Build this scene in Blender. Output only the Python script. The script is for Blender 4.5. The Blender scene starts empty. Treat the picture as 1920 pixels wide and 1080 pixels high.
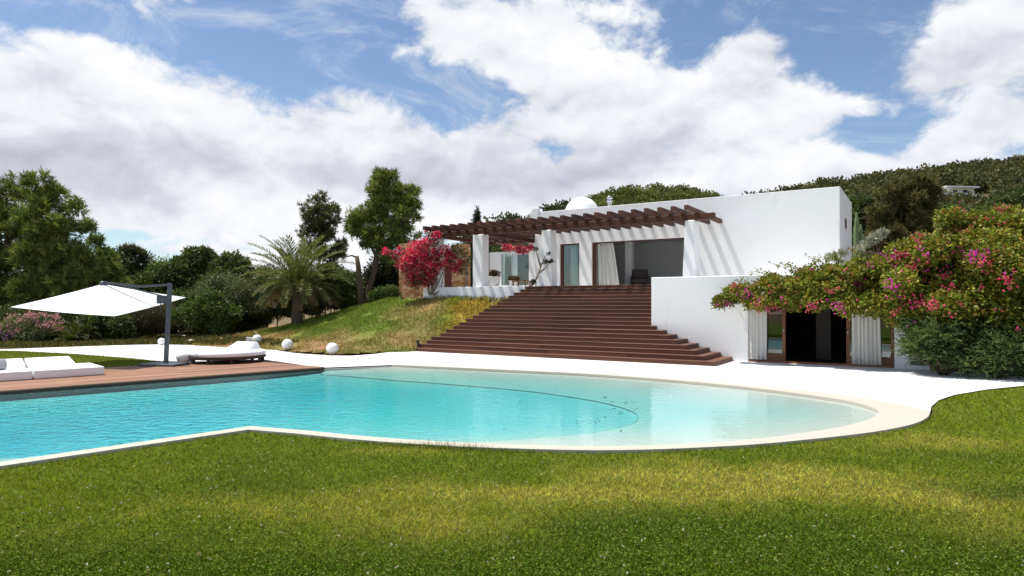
import bpy, bmesh, math, random
import numpy as np
from mathutils import Vector, noise as mnoise

R = math.radians
random.seed(7)
rng = np.random.default_rng(7)
scene = bpy.context.scene
COL = scene.collection

# ------------------------------------------------------------------ camera, sky, sun, exposure
F = 1230.0                      # focal length in photograph pixels (1920 wide)
HZ = 569.0                      # horizon row
CAM_Z = 2.0
cam = bpy.data.cameras.new('camera')
cam.lens = F / 1920 * 36
cam.sensor_width = 36
cam.shift_y = (HZ - 540) / 1920
cam.clip_start = 0.05
cam.clip_end = 5000
camo = bpy.data.objects.new('camera', cam)
camo.location = (0, 0, CAM_Z)
camo.rotation_euler = (R(90), 0, 0)
COL.objects.link(camo)
scene.camera = camo

SUN = Vector((-0.404, 0.10, 1.0)).normalized()      # towards the sun
SUN_STRENGTH = 4.4
SKY_STRENGTH = 0.10
EXPOSURE = 0.42
sl = bpy.data.lights.new('sun', 'SUN')
sl.energy = SUN_STRENGTH
sl.angle = R(0.53)
sl.color = (1.0, 0.955, 0.88)
so = bpy.data.objects.new('sun', sl)
so.rotation_euler = (-SUN).to_track_quat('-Z', 'Y').to_euler()
so.location = (-30, 10, 60)
COL.objects.link(so)

vs = scene.view_settings
vs.view_transform = 'Standard'
vs.look = 'None'
vs.gamma = 1.0
vs.use_curve_mapping = False
vs.exposure = EXPOSURE
scene.render.engine = 'CYCLES'
cy = scene.cycles
cy.max_bounces = 8
cy.diffuse_bounces = 4
cy.glossy_bounces = 4
cy.transmission_bounces = 6
cy.transparent_max_bounces = 12
cy.volume_bounces = 0
cy.caustics_reflective = False
cy.caustics_refractive = False
cy.sample_clamp_indirect = 6.0
cy.use_denoising = True


class NT:
    """small helper around a node tree"""
    def __init__(self, tree):
        self.t = tree
        tree.nodes.clear()

    def n(self, kind, **kw):
        nd = self.t.nodes.new(kind)
        for k, v in kw.items():
            setattr(nd, k, v)
        return nd

    def link(self, a, b):
        self.t.links.new(a, b)

    def val(self, sock, x):
        if isinstance(x, bpy.types.NodeSocket):
            self.link(x, sock)
        else:
            sock.default_value = x

    def math(self, op, a, b=0.0, c=0.0, clamp=False):
        m = self.n('ShaderNodeMath', operation=op)
        m.use_clamp = clamp
        self.val(m.inputs[0], a)
        self.val(m.inputs[1], b)
        if op in ('MULTIPLY_ADD', 'SMOOTH_MIN', 'SMOOTH_MAX'):
            self.val(m.inputs[2], c)
        return m.outputs[0]

    def vmath(self, op, a, b=(0, 0, 0)):
        m = self.n('ShaderNodeVectorMath', operation=op)
        self.val(m.inputs[0], a)
        if op == 'SCALE':
            self.val(m.inputs[3], b)
        elif op not in ('LENGTH', 'NORMALIZE'):
            self.val(m.inputs[1], b)
        return m.outputs['Value'] if op in ('LENGTH', 'DOT_PRODUCT', 'DISTANCE') else m.outputs[0]

    def rng(self, x, a, b, c=0.0, d=1.0, smooth=True):
        m = self.n('ShaderNodeMapRange', interpolation_type='SMOOTHSTEP' if smooth else 'LINEAR')
        self.val(m.inputs[0], x)
        for i, v in enumerate((a, b, c, d)):
            self.val(m.inputs[i + 1], v)
        return m.outputs[0]

    def noise(self, vec, scale, detail=4.0, rough=0.5, dist=0.0, out=0):
        m = self.n('ShaderNodeTexNoise')
        if vec is not None:
            self.val(m.inputs['Vector'], vec)
        m.inputs['Scale'].default_value = scale
        m.inputs['Detail'].default_value = detail
        m.inputs['Roughness'].default_value = rough
        m.inputs['Distortion'].default_value = dist
        return m.outputs[out]

    def mix(self, fac, a, b, blend='MIX'):
        m = self.n('ShaderNodeMix', data_type='RGBA', blend_type=blend)
        m.clamp_factor = True
        self.val(m.inputs[0], fac)
        for s, x in ((m.inputs[6], a), (m.inputs[7], b)):
            if isinstance(x, bpy.types.NodeSocket):
                self.link(x, s)
            else:
                s.default_value = (*x, 1) if len(x) == 3 else x
        return m.outputs[2]

    def ramp(self, fac, stops):
        m = self.n('ShaderNodeValToRGB')
        e = m.color_ramp.elements
        while len(e) < len(stops):
            e.new(0.5)
        for el, (p, c) in zip(e, stops):
            el.position = p
            el.color = (*c, 1)
        self.link(fac, m.inputs[0])
        return m.outputs[0]


def build_world():
    w = bpy.data.worlds.new('World')
    scene.world = w
    w.use_nodes = True
    g = NT(w.node_tree)
    out = g.n('ShaderNodeOutputWorld')
    sky = g.n('ShaderNodeTexSky', sky_type='NISHITA')
    sky.sun_disc = False
    sky.sun_elevation = math.asin(SUN.z)
    sky.sun_rotation = math.atan2(SUN.x, SUN.y)
    sky.altitude = 100
    sky.air_density = 1.0
    sky.dust_density = 0.3
    sky.ozone_density = 2.5
    bsky = g.n('ShaderNodeBackground')
    g.link(sky.outputs[0], bsky.inputs[0])
    bsky.inputs[1].default_value = SKY_STRENGTH
    tc = g.n('ShaderNodeTexCoord')
    d = tc.outputs['Generated']
    # cloud field over directions, billowing more in width than in height
    p = g.vmath('MULTIPLY', d, (1.0, 1.0, 1.55))
    n1 = g.noise(p, 3.1, 12, 0.56, 0.25)
    shift = Vector((SUN.x * 0.03, 0.0, 0.075))
    p2 = g.vmath('ADD', p, tuple(shift))
    n2 = g.noise(p2, 3.1, 6, 0.50, 0.25)
    fine = g.noise(p, 13.0, 9, 0.6, 0.4)
    fine2 = g.noise(g.vmath('ADD', p, (SUN.x * .012, 0, .022)), 13.0, 6, 0.55, 0.4)

    def blob(u, v, ru, rv, wgt):
        c = Vector(((u - 960) / F, 1, (HZ - v) / F))
        k = c.length
        c.normalize()
        q = g.vmath('SUBTRACT', d, tuple(c))
        q = g.vmath('MULTIPLY', q, (F / ru * k, 2.0, F / rv * k))
        ln = g.vmath('LENGTH', q)
        return g.rng(ln, 0.0, 1.0, wgt, 0.0)
    blobs = [(120, 230, 520, 190, .30), (620, 300, 420, 170, .27), (300, 400, 600, 90, .10), (950, 380, 420, 130, .22),
             (1020, 45, 400, 110, .20), (1330, 215, 360, 170, .30), (1430, 95, 90, 70, .10), (1840, 100, 160, 130, .17),
             (1820, 250, 230, 90, .20), (1500, 330, 600, 70, .14),
             (590, 80, 280, 105, -.25), (850, 185, 170, 90, -.34), (40, 0, 220, 60, -.20), (1610, 80, 130, 110, -.28),
             (1340, 20, 100, 60, -.22), (1655, 250, 110, 60, -.19), (1060, 275, 60, 50, -.12), (250, 445, 200, 22, -.12)]
    s = None
    for b in blobs:
        x = blob(*b)
        s = x if s is None else g.math('ADD', s, x)
    dens = g.math('ADD', n1, s)
    dens = g.math('ADD', dens, g.math('MULTIPLY_ADD', fine, .44, -.22))
    cov = g.rng(dens, 0.47, 0.60, 0.0, 1.0)
    grey = None
    for b in ((330, 300, 430, 85, .34), (720, 330, 330, 70, .30), (60, 330, 300, 80, .22), (1280, 265, 260, 60, .24), (1100, 330, 300, 60, .20), (1650, 330, 300, 40, .16), (60, 150, 160, 60, .12)):
        x = blob(*b)
        grey = x if grey is None else g.math('ADD', grey, x)
    wisp = g.rng(g.noise(g.vmath('MULTIPLY', d, (1.0, 1.0, 2.6)), 5.0, 10, .68, .9), .46, .78, 0.0, .55)
    cov = g.math('MAXIMUM', cov, wisp)
    thick = g.rng(dens, 0.52, 0.95, 0.0, 1.0, smooth=False)
    dif = g.math('SUBTRACT', n1, n2)
    lit = g.math('MULTIPLY_ADD', dif, 2.0, 0.74)
    lit = g.math('SUBTRACT', lit, g.math('MULTIPLY', g.noise(p, 1.7, 3, 0.5), 0.5))
    lit = g.math('ADD', lit, 0.27, clamp=True)
    lit = g.math('ADD', lit, g.math('MULTIPLY', g.math('SUBTRACT', fine, fine2), .75))
    base = g.math('MULTIPLY_ADD', thick, 0.10, grey)
    lit = g.math('SUBTRACT', lit, base, clamp=True)
    col = g.ramp(lit, [(0.0, (.46, .47, .55)), (0.40, (.66, .68, .75)), (0.68, (.86, .88, .93)), (1.0, (1.02, 1.02, 1.03))])
    bcl = g.n('ShaderNodeBackground')
    g.link(col, bcl.inputs[0])
    bcl.inputs[1].default_value = 0.76
    # below the horizon: plain land-coloured haze
    mx = g.n('ShaderNodeMixShader')
    g.link(cov, mx.inputs[0])
    g.link(bsky.outputs[0], mx.inputs[1])
    g.link(bcl.outputs[0], mx.inputs[2])
    g.link(mx.outputs[0], out.inputs[0])


build_world()


# ------------------------------------------------------------------ survey helpers: where a sighted point stands
def gp(u, v, z=0.0):
    """ground point sighted at photograph pixel (u, v) on the level z"""
    y = (CAM_Z - z) * F / (v - HZ)
    return Vector(((u - 960) / F * y, y, z))


def at(u, v, y):
    return Vector(((u - 960) / F * y, y, CAM_Z - (v - HZ) / F * y))


TH = R(-32.0)
CA, SA = math.cos(TH), math.sin(TH)
HO = Vector((8.07, 22.57, 0))                     # foot of the lower wall beside the doors


def hs(u, b, v=None):
    """along-facade coordinate (and height) of a sighting on the plane b metres behind the lower wall"""
    s = (u - 960) / F
    y = (b + (-SA) * HO.x + CA * HO.y) / (-SA * s + CA)
    x = s * y
    a = CA * (x - HO.x) + SA * (y - HO.y)
    if v is None:
        return a
    return a, CAM_Z - (v - HZ) / F * y


def h2w(a, b, z=0.0):
    return Vector((HO.x + CA * a - SA * b, HO.y + SA * a + CA * b, z))


def w2h(x, y):
    dx, dy = x - HO.x, y - HO.y
    return CA * dx + SA * dy, -SA * dx + CA * dy


# ------------------------------------------------------------------ materials
def mat_new(name):
    m = bpy.data.materials.new(name)
    m.use_nodes = True
    g = NT(m.node_tree)
    out = g.n('ShaderNodeOutputMaterial')
    return m, g, out


def principled(g, out, color, rough=0.6, spec=0.3, metal=0.0, bump=None, bstr=0.3, bdist=0.02):
    p = g.n('ShaderNodeBsdfPrincipled')
    if isinstance(color, bpy.types.NodeSocket):
        g.link(color, p.inputs['Base Color'])
    else:
        p.inputs['Base Color'].default_value = (*color, 1)
    g.val(p.inputs['Roughness'], rough)
    p.inputs['Specular IOR Level'].default_value = spec
    p.inputs['Metallic'].default_value = metal
    if bump is not None:
        b = g.n('ShaderNodeBump')
        b.inputs['Strength'].default_value = bstr
        b.inputs['Distance'].default_value = bdist
        g.link(bump, b.inputs['Height'])
        g.link(b.outputs[0], p.inputs['Normal'])
    g.link(p.outputs[0], out.inputs[0])
    return p


M = {}


def objcoord(g):
    return g.n('ShaderNodeTexCoord').outputs['Object']


def position(g):
    return g.n('ShaderNodeNewGeometry').outputs['Position']


def plain(name, color, rough=0.6, spec=0.3, metal=0.0, var=0.12, scale=3.0, bump=0.15):
    m, g, out = mat_new(name)
    c = objcoord(g)
    n = g.noise(c, scale, 5, 0.6)
    col = g.mix(n, tuple(x * (1 - var) for x in color), tuple(min(1, x * (1 + var)) for x in color))
    principled(g, out, col, rough, spec, metal, g.noise(c, scale * 14, 4, 0.6), bump, 0.01)
    M[name] = m
    return m


def mk_materials():
    # limewashed render, faint trowel relief and grime
    m, g, out = mat_new('whitewash')
    c = position(g)
    n = g.noise(c, 0.7, 6, 0.6)
    n2 = g.noise(g.vmath('MULTIPLY', c, (1, 1, 0.25)), 2.6, 5, 0.65)
    col = g.mix(n, (.81, .815, .82), (.87, .87, .865))
    col = g.mix(g.rng(n2, .55, .85), col, (.72, .72, .71))
    principled(g, out, col, .85, .2, 0, g.noise(c, 5, 6, .6), .14, .02)
    M['whitewash'] = m
    # smooth white paving with joints
    m, g, out = mat_new('paving')
    c = position(g)
    n = g.noise(c, .5, 6, .6)
    col = g.mix(n, (.74, .735, .72), (.80, .795, .785))
    st = g.rng(g.noise(c, 1.6, 6, .7, .6), .60, .82)
    col = g.mix(st, col, (.64, .63, .60))
    principled(g, out, col, .8, .25, 0, g.noise(c, 12, 5, .6), .2, .01)
    M['paving'] = m
    m, g, out = mat_new('coping')
    c = position(g)
    col = g.mix(g.noise(c, .9, 6, .62), (.45, .42, .35), (.51, .48, .41))
    col = g.mix(g.rng(g.noise(c, 5, 5, .7), .62, .85), col, (.31, .27, .21))
    principled(g, out, col, .75, .25, 0, g.noise(c, 30, 5, .6), .25, .01)
    M['coping'] = m
    m, g, out = mat_new('pool_plaster')
    c = position(g)
    col = g.mix(g.noise(c, .8, 6, .62), (.62, .60, .54), (.71, .69, .64))
    principled(g, out, col, .8, .2, 0, g.noise(c, 9, 4, .6), .2, .01)
    M['pool_plaster'] = m
    # water
    m, g, out = mat_new('pool_water')
    c = position(g)
    calm = g.rng(g.vmath('DOT_PRODUCT', c, (1, 0.25, 0)), -6.0, 4.0, 1.0, 0.10)
    w1 = g.noise(g.vmath('MULTIPLY', c, (1.0, 1.7, 1)), 3.2, 3, .55, .5)
    w2 = g.noise(c, 9.0, 2, .5, .3)
    h = g.math('ADD', w1, g.math('MULTIPLY', w2, .55))
    bp = g.n('ShaderNodeBump')
    g.link(h, bp.inputs['Height'])
    g.link(g.math('MULTIPLY', calm, .95), bp.inputs['Strength'])
    bp.inputs['Distance'].default_value = .05
    fr = g.n('ShaderNodeFresnel')
    fr.inputs['IOR'].default_value = 1.33
    g.link(bp.outputs[0], fr.inputs['Normal'])
    gl = g.n('ShaderNodeBsdfGlossy')
    gl.inputs['Roughness'].default_value = .02
    g.link(bp.outputs[0], gl.inputs['Normal'])
    tr = g.n('ShaderNodeBsdfTransparent')
    mx = g.n('ShaderNodeMixShader')
    g.link(fr.outputs[0], mx.inputs[0])
    g.link(tr.outputs[0], mx.inputs[1])
    g.link(gl.outputs[0], mx.inputs[2])
    g.link(mx.outputs[0], out.inputs['Surface'])
    va = g.n('ShaderNodeVolumeAbsorption')
    va.inputs['Color'].default_value = (0.0, .885, .955, 1)
    va.inputs['Density'].default_value = 1.15
    g.link(va.outputs[0], out.inputs['Volume'])
    M['pool_water'] = m
    # timber (boards): grain along local X, tint per object
    def timber(name, c0, c1, rough, grain=1.0):
        m, g, out = mat_new(name)
        c = objcoord(g)
        oi = g.n('ShaderNodeObjectInfo')
        off = g.vmath('SCALE', oi.outputs['Location'], 3.7)
        q = g.vmath('ADD', g.vmath('MULTIPLY', c, (.7, 14, 14)), off)
        n = g.noise(q, 1.4 * grain, 6, .65, .6)
        col = g.mix(n, c0, c1)
        rn = g.math('MULTIPLY_ADD', oi.outputs['Random'], .7, .62)
        cm = g.n('ShaderNodeCombineXYZ')
        for i in range(3):
            g.link(rn, cm.inputs[i])
        col = g.mix(1.0, col, cm.outputs[0], 'MULTIPLY')
        # wear: greyer blotches
        wr = g.rng(g.noise(g.vmath('ADD', c, off), 1.3, 5, .65), .52, .78)
        col = g.mix(g.math('MULTIPLY', wr, .35), col, (c1[0] * 1.05, c1[1] * 1.35, c1[2] * 1.7))
        principled(g, out, col, rough, .3, 0, n, .35, .006)
        M[name] = m
    timber('stair_timber', (.068, .026, .013), (.170, .068, .036), .55)
    timber('deck_timber', (.20, .095, .054), (.36, .19, .118), .6)
    timber('beam_timber', (.050, .018, .011), (.115, .042, .026), .6)
    timber('door_timber', (.14, .055, .026), (.25, .105, .055), .5)
    plain('soil', (.16, .10, .06), .95, .1, 0, .35, 1.5, .6)
    # rough ground
    m, g, out = mat_new('ground_earth')
    c = position(g)
    col = g.mix(g.noise(c, .35, 8, .65), (.085, .085, .035), (.20, .135, .075))
    principled(g, out, col, .95, .1, 0, g.noise(c, 6, 8, .7), .7, .05)
    M['ground_earth'] = m
    m, g, out = mat_new('lawn_soil')
    c = position(g)
    col = g.mix(g.noise(c, 1.1, 6, .6), (.06, .10, .012), (.13, .17, .02))
    principled(g, out, col, .95, .1, 0, g.noise(c, 60, 4, .7), .7, .02)
    M['lawn_soil'] = m
    m, g, out = mat_new('bank_soil')
    c = position(g)
    at_ = g.n('ShaderNodeAttribute', attribute_name='col')
    col = g.mix(g.noise(c, 9, 6, .7), (.55, .55, .55), (1.25, 1.25, 1.25))
    col = g.mix(1.0, at_.outputs[0], col, 'MULTIPLY')
    principled(g, out, col, .95, .1, 0, g.noise(c, 7, 7, .7), .8, .06)
    M['bank_soil'] = m
    # ochre rubble stone
    m, g, out = mat_new('ochre_stone')
    c = objcoord(g)
    v = g.n('ShaderNodeTexVoronoi', feature='F1')
    g.link(g.vmath('MULTIPLY', c, (1, 1, 1.6)), v.inputs['Vector'])
    v.inputs['Scale'].default_value = 3.6
    v2 = g.n('ShaderNodeTexVoronoi', feature='DISTANCE_TO_EDGE')
    g.link(g.vmath('MULTIPLY', c, (1, 1, 1.6)), v2.inputs['Vector'])
    v2.inputs['Scale'].default_value = 3.6
    hue = g.n('ShaderNodeSeparateColor')
    g.link(v.outputs['Color'], hue.inputs[0])
    col = g.ramp(hue.outputs[0], [(0, (.26, .11, .05)), (.5, (.46, .24, .10)), (1, (.58, .40, .24))])
    e = g.rng(v2.outputs['Distance'], 0.0, .07)
    col = g.mix(e, (.30, .22, .15), col)
    principled(g, out, col, .9, .15, 0, e, .8, .03)
    M['ochre_stone'] = m
    # leaves: colour carried per leaf
    def leafmat(name, trans=.35, rough=.5, spec=.25):
        m, g, out = mat_new(name)
        a = g.n('ShaderNodeAttribute', attribute_name='col')
        p = g.n('ShaderNodeBsdfPrincipled')
        g.link(a.outputs[0], p.inputs['Base Color'])
        p.inputs['Roughness'].default_value = rough
        p.inputs['Specular IOR Level'].default_value = spec
        t = g.n('ShaderNodeBsdfTranslucent')
        g.link(g.mix(1.0, a.outputs[0], (1.15, 1.15, .7), 'MULTIPLY'), t.inputs[0])
        mx = g.n('ShaderNodeMixShader')
        mx.inputs[0].default_value = trans
        g.link(p.outputs[0], mx.inputs[1])
        g.link(t.outputs[0], mx.inputs[2])
        g.link(mx.outputs[0], out.inputs[0])
        M[name] = m
    leafmat('leaf', .30)
    leafmat('needle', .28, .6, .15)
    leafmat('blade', .35, .85, .04)
    leafmat('petal', .35, .6, .1)
    # bark
    m, g, out = mat_new('bark')
    c = objcoord(g)
    n = g.noise(g.vmath('MULTIPLY', c, (6, 6, 1.5)), 2, 7, .7, .5)
    principled(g, out, g.mix(n, (.055, .038, .026), (.19, .135, .095)), .9, .1, 0, n, .9, .04)
    M['bark'] = m
    plain('grey_twig', (.26, .22, .18), .85, .1, 0, .3, 4)
    plain('palm_bark', (.11, .085, .065), .9, .1, 0, .4, 6, .8)
    plain('canvas_white', (.80, .80, .79), .8, .15, 0, .02, 2, .1)
    plain('cushion_white', (.80, .80, .81), .85, .1, 0, .02, 3, .12)
    plain('grey_cushion', (.36, .37, .40), .85, .1, 0, .06, 3, .12)
    plain('grey_metal', (.085, .10, .115), .42, .5, .3, .08, 3, .03)
    plain('dark_rattan', (.045, .032, .027), .55, .3, 0, .25, 20, .4)
    plain('globe_white', (.79, .78, .76), .35, .4, 0, .03, 2, .03)
    plain('stone_white', (.52, .47, .40), .9, .1, 0, .2, 5, .6)
    plain('terracotta', (.34, .30, .27), .85, .1, 0, .1, 4, .2)
    plain('pot_white', (.74, .73, .71), .75, .2, 0, .06, 3, .2)
    plain('interior_wall', (.72, .72, .73), .85, .1, 0, .04, 1.5, .1)
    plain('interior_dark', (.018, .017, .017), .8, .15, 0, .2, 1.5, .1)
    plain('ceiling', (.78, .78, .79), .85, .1, 0, .03, 1, .1)
    plain('interior_floor', (.45, .42, .39), .45, .3, 0, .1, 1, .05)
    plain('steel', (.45, .46, .47), .3, .5, .9, .05, 4, .03)
    plain('grille_grey', (.22, .23, .25), .5, .4, .2, .05, 4, .03)
    plain('black_screen', (.012, .012, .013), .25, .5, 0, .1, 2, .02)
    plain('dark_leather', (.06, .045, .038), .55, .3, 0, .2, 5, .1)
    plain('red_door', (.13, .030, .024), .6, .3, 0, .2, 3, .2)
    plain('cactus_green', (.16, .22, .10), .7, .2, 0, .15, 6, .2)
    plain('shelf_shade', (.46, .54, .52), .6, .3, 0, .25, 8, .2)  # colour of the painted shade line on the pool shelf
    plain('rust_brick', (.30, .13, .07), .85, .1, 0, .2, 5, .3)
    m, g, out = mat_new('curtain_white')
    c = objcoord(g)
    col = g.mix(g.noise(c, 2, 4, .6), (.82, .80, .755), (.86, .845, .81))
    d = g.n('ShaderNodeBsdfDiffuse')
    g.link(col, d.inputs[0])
    t = g.n('ShaderNodeBsdfTranslucent')
    g.link(col, t.inputs[0])
    mx = g.n('ShaderNodeMixShader')
    mx.inputs[0].default_value = .25
    g.link(d.outputs[0], mx.inputs[1])
    g.link(t.outputs[0], mx.inputs[2])
    g.link(mx.outputs[0], out.inputs[0])
    M['curtain_white'] = m
    # window glass
    m, g, out = mat_new('glass')
    lw = g.n('ShaderNodeLayerWeight')
    lw.inputs['Blend'].default_value = .5
    rf = g.math('MULTIPLY_ADD', g.math('POWER', lw.outputs['Facing'], 4.0), .85, .10)
    gl = g.n('ShaderNodeBsdfGlossy')
    gl.inputs['Roughness'].default_value = .01
    tr = g.n('ShaderNodeBsdfTransparent')
    tr.inputs[0].default_value = (.80, .90, .90, 1)
    mx = g.n('ShaderNodeMixShader')
    g.link(rf, mx.inputs[0])
    g.link(tr.outputs[0], mx.inputs[1])
    g.link(gl.outputs[0], mx.inputs[2])
    g.link(mx.outputs[0], out.inputs[0])
    M['glass'] = m


mk_materials()


# ------------------------------------------------------------------ object helpers
def tag(o, label=None, cat=None, group=None, kind=None):
    if label:
        o['label'] = label
    if cat:
        o['category'] = cat
    if group:
        o['group'] = group
    if kind:
        o['kind'] = kind
    return o


def empty(name, loc=(0, 0, 0), rz=0.0):
    o = bpy.data.objects.new(name, None)
    o.empty_display_size = .2
    o.location = loc
    o.rotation_euler = (0, 0, rz)
    COL.objects.link(o)
    return o


def link_mesh(name, me, mat, parent=None, smooth=False):
    if mat:
        me.materials.append(M[mat])
    if smooth:
        me.polygons.foreach_set('use_smooth', np.ones(len(me.polygons), dtype=bool))
    o = bpy.data.objects.new(name, me)
    COL.objects.link(o)
    if parent:
        o.parent = parent
    return o


def bevel(o, w=.02, seg=2):
    md = o.modifiers.new('bevel', 'BEVEL')
    md.width = w
    md.segments = seg
    md.limit_method = 'ANGLE'
    return o


class MB:
    def __init__(self):
        self.v, self.f = [], []

    def box(self, x0, x1, y0, y1, z0, z1):
        n = len(self.v)
        self.v += [(x, y, z) for z in (z0, z1) for y in (y0, y1) for x in (x0, x1)]
        self.f += [tuple(n + i for i in q) for q in ((0, 2, 3, 1), (4, 5, 7, 6), (0, 1, 5, 4), (2, 6, 7, 3), (0, 4, 6, 2), (1, 3, 7, 5))]
        return self

    def hexa(self, pts):
        """8 corners: bottom 4 (ccw), top 4"""
        n = len(self.v)
        self.v += [tuple(p) for p in pts]
        self.f += [tuple(n + i for i in q) for q in ((3, 2, 1, 0), (4, 5, 6, 7), (0, 1, 5, 4), (1, 2, 6, 5), (2, 3, 7, 6), (3, 0, 4, 7))]
        return self

    def bar(self, p, q, w, h):
        p, q = Vector(p), Vector(q)
        d = (q - p).normalized()
        up = Vector((0, 0, 1)) if abs(d.z) < .95 else Vector((0, 1, 0))
        s = d.cross(up).normalized() * (w / 2)
        t = s.cross(d).normalized() * (h / 2)
        return self.hexa([p - s - t, p + s - t, q + s - t, q - s - t, p - s + t, p + s + t, q + s + t, q - s + t])

    def tube(self, pts, radii, seg=8, cap=True):
        pts = [Vector(p) for p in pts]
        n0 = len(self.v)
        prev = None
        for i, p in enumerate(pts):
            d = (pts[min(i + 1, len(pts) - 1)] - pts[max(i - 1, 0)]).normalized()
            a = prev if prev is not None else (Vector((1, 0, 0)) if abs(d.x) < .9 else Vector((0, 1, 0)))
            s = (a - d * a.dot(d)).normalized()
            prev = s
            t = d.cross(s)
            r = radii[i] if hasattr(radii, '__len__') else radii
            for k in range(seg):
                an = 2 * math.pi * k / seg
                self.v.append(tuple(p + (s * math.cos(an) + t * math.sin(an)) * r))
        for i in range(len(pts) - 1):
            for k in range(seg):
                k2 = (k + 1) % seg
                a, b = n0 + i * seg, n0 + (i + 1) * seg
                self.f.append((a + k, a + k2, b + k2, b + k))
        if cap:
            self.f.append(tuple(n0 + k for k in reversed(range(seg))))
            self.f.append(tuple(n0 + (len(pts) - 1) * seg + k for k in range(seg)))
        return self

    def lathe(self, prof, seg=24, c=(0, 0, 0)):
        n0 = len(self.v)
        for r, z in prof:
            for k in range(seg):
                an = 2 * math.pi * k / seg
                self.v.append((c[0] + r * math.cos(an), c[1] + r * math.sin(an), c[2] + z))
        for i in range(len(prof) - 1):
            for k in range(seg):
                k2 = (k + 1) % seg
                a, b = n0 + i * seg, n0 + (i + 1) * seg
                self.f.append((a + k, a + k2, b + k2, b + k))
        self.f.append(tuple(n0 + k for k in reversed(range(seg))))
        self.f.append(tuple(n0 + (len(prof) - 1) * seg + k for k in range(seg)))
        return self

    def build(self, name, mat, parent=None, smooth=False):
        me = bpy.data.meshes.new(name)
        me.from_pydata(self.v, [], self.f)
        me.update()
        return link_mesh(name, me, mat, parent, smooth)


def sheet(name, loops, z, mat, parent=None):
    """flat polygon with optional holes"""
    bm = bmesh.new()
    edges = []
    for lp in loops:
        vs_ = [bm.verts.new((p[0], p[1], z)) for p in lp]
        for i in range(len(vs_)):
            edges.append(bm.edges.new((vs_[i], vs_[(i + 1) % len(vs_)])))
    bmesh.ops.triangle_fill(bm, edges=edges, use_beauty=True, normal=(0, 0, 1))
    for f in bm.faces:
        f.normal_update()
        if f.normal.z < 0:
            f.normal_flip()
    me = bpy.data.meshes.new(name)
    bm.to_mesh(me)
    bm.free()
    return link_mesh(name, me, mat, parent)


def inpoly(pts, poly):
    x, y = pts[:, 0], pts[:, 1]
    ins = np.zeros(len(pts), bool)
    n = len(poly)
    for i in range(n):
        x0, y0 = poly[i][0], poly[i][1]
        x1, y1 = poly[(i + 1) % n][0], poly[(i + 1) % n][1]
        if y0 == y1:
            continue
        c = ((y0 > y) != (y1 > y)) & (x < (x1 - x0) * (y - y0) / (y1 - y0) + x0)
        ins ^= c
    return ins


def vnoise(x, y, s=1.0, seed=0):
    """smooth value noise, arrays in"""
    x, y = x / s, y / s
    xi, yi = np.floor(x).astype(np.int64), np.floor(y).astype(np.int64)
    xf, yf = x - xi, y - yi
    xf, yf = xf * xf * (3 - 2 * xf), yf * yf * (3 - 2 * yf)

    def h(a, b):
        n = (a * 374761393 + b * 668265263 + seed * 1274126177) & 0x7fffffff
        n = ((n ^ (n >> 13)) * 1274126177) & 0x7fffffff
        return ((n ^ (n >> 16)) & 0xffff) / 65535.0
    return (h(xi, yi) * (1 - xf) + h(xi + 1, yi) * xf) * (1 - yf) + (h(xi, yi + 1) * (1 - xf) + h(xi + 1, yi + 1) * xf) * yf


def fbm(x, y, s, seed=0, oct=4):
    t, a, n = 0, .5, 0
    for i in range(oct):
        t = t + vnoise(x, y, s / 2 ** i, seed + i) * a
        n += a
        a *= .5
    return t / n


def unit(v):
    return v / np.maximum(np.linalg.norm(v, axis=1, keepdims=True), 1e-9)


def kites(name, P, T, L, W, C, mat, parent=None, N=None, curl=0.12, tri=False):
    """leaf-shaped faces: P base points, T axis, L length, W width, C colour; all arrays"""
    n = len(P)
    T = unit(T)
    if N is None:
        N = rng.normal(size=(n, 3))
    S = unit(np.cross(T, N))
    Nn = np.cross(S, T)
    L = np.broadcast_to(np.asarray(L, float).reshape(-1, 1), (n, 1))
    W = np.broadcast_to(np.asarray(W, float).reshape(-1, 1), (n, 1))
    me = bpy.data.meshes.new(name)
    if tri:
        V = np.stack([P - S * W / 2, P + S * W / 2, P + T * L], 1).reshape(-1, 3)
        k = 3
    else:
        mid = P + T * L * .45 + Nn * L * curl
        V = np.stack([P, mid - S * W / 2, P + T * L, mid + S * W / 2], 1).reshape(-1, 3)
        k = 4
    me.vertices.add(n * k)
    me.vertices.foreach_set('co', V.astype(np.float32).ravel())
    me.loops.add(n * k)
    me.loops.foreach_set('vertex_index', np.arange(n * k, dtype=np.int32))
    me.polygons.add(n)
    me.polygons.foreach_set('loop_start', np.arange(0, n * k, k, dtype=np.int32))
    a = me.attributes.new('col', 'FLOAT_COLOR', 'POINT')
    cc = np.ones((n, k, 4), np.float32)
    cc[:, :, :3] = np.clip(C, 0, 1)[:, None, :]
    a.data.foreach_set('color', cc.ravel())
    me.update(calc_edges=True)
    return link_mesh(name, me, mat, parent)


def pick(cols, n, jitter=.18):
    cols = np.asarray(cols, float)
    c = cols[rng.integers(0, len(cols), n)]
    return c * (1 + rng.normal(size=(n, 1)) * jitter).clip(.4, 1.8)


def clump_points(clumps, n, inner=.35, up=.15):
    """points and outward directions in the outer part of ellipsoid clumps (x,y,z,rx,ry,rz)"""
    cl = np.asarray(clumps, float)
    w = (cl[:, 3] * cl[:, 5])
    idx = rng.choice(len(cl), n, p=w / w.sum())
    d = unit(rng.normal(size=(n, 3)) + np.array([0, 0, up]))
    r = (inner + (1 - inner) * rng.random((n, 1)) ** .6)
    r *= 1 + .22 * rng.normal(size=(n, 1)).clip(-1.5, 1.5) * .6
    P = cl[idx, :3] + d * r * cl[idx, 3:6]
    return P, d, idx


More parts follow.
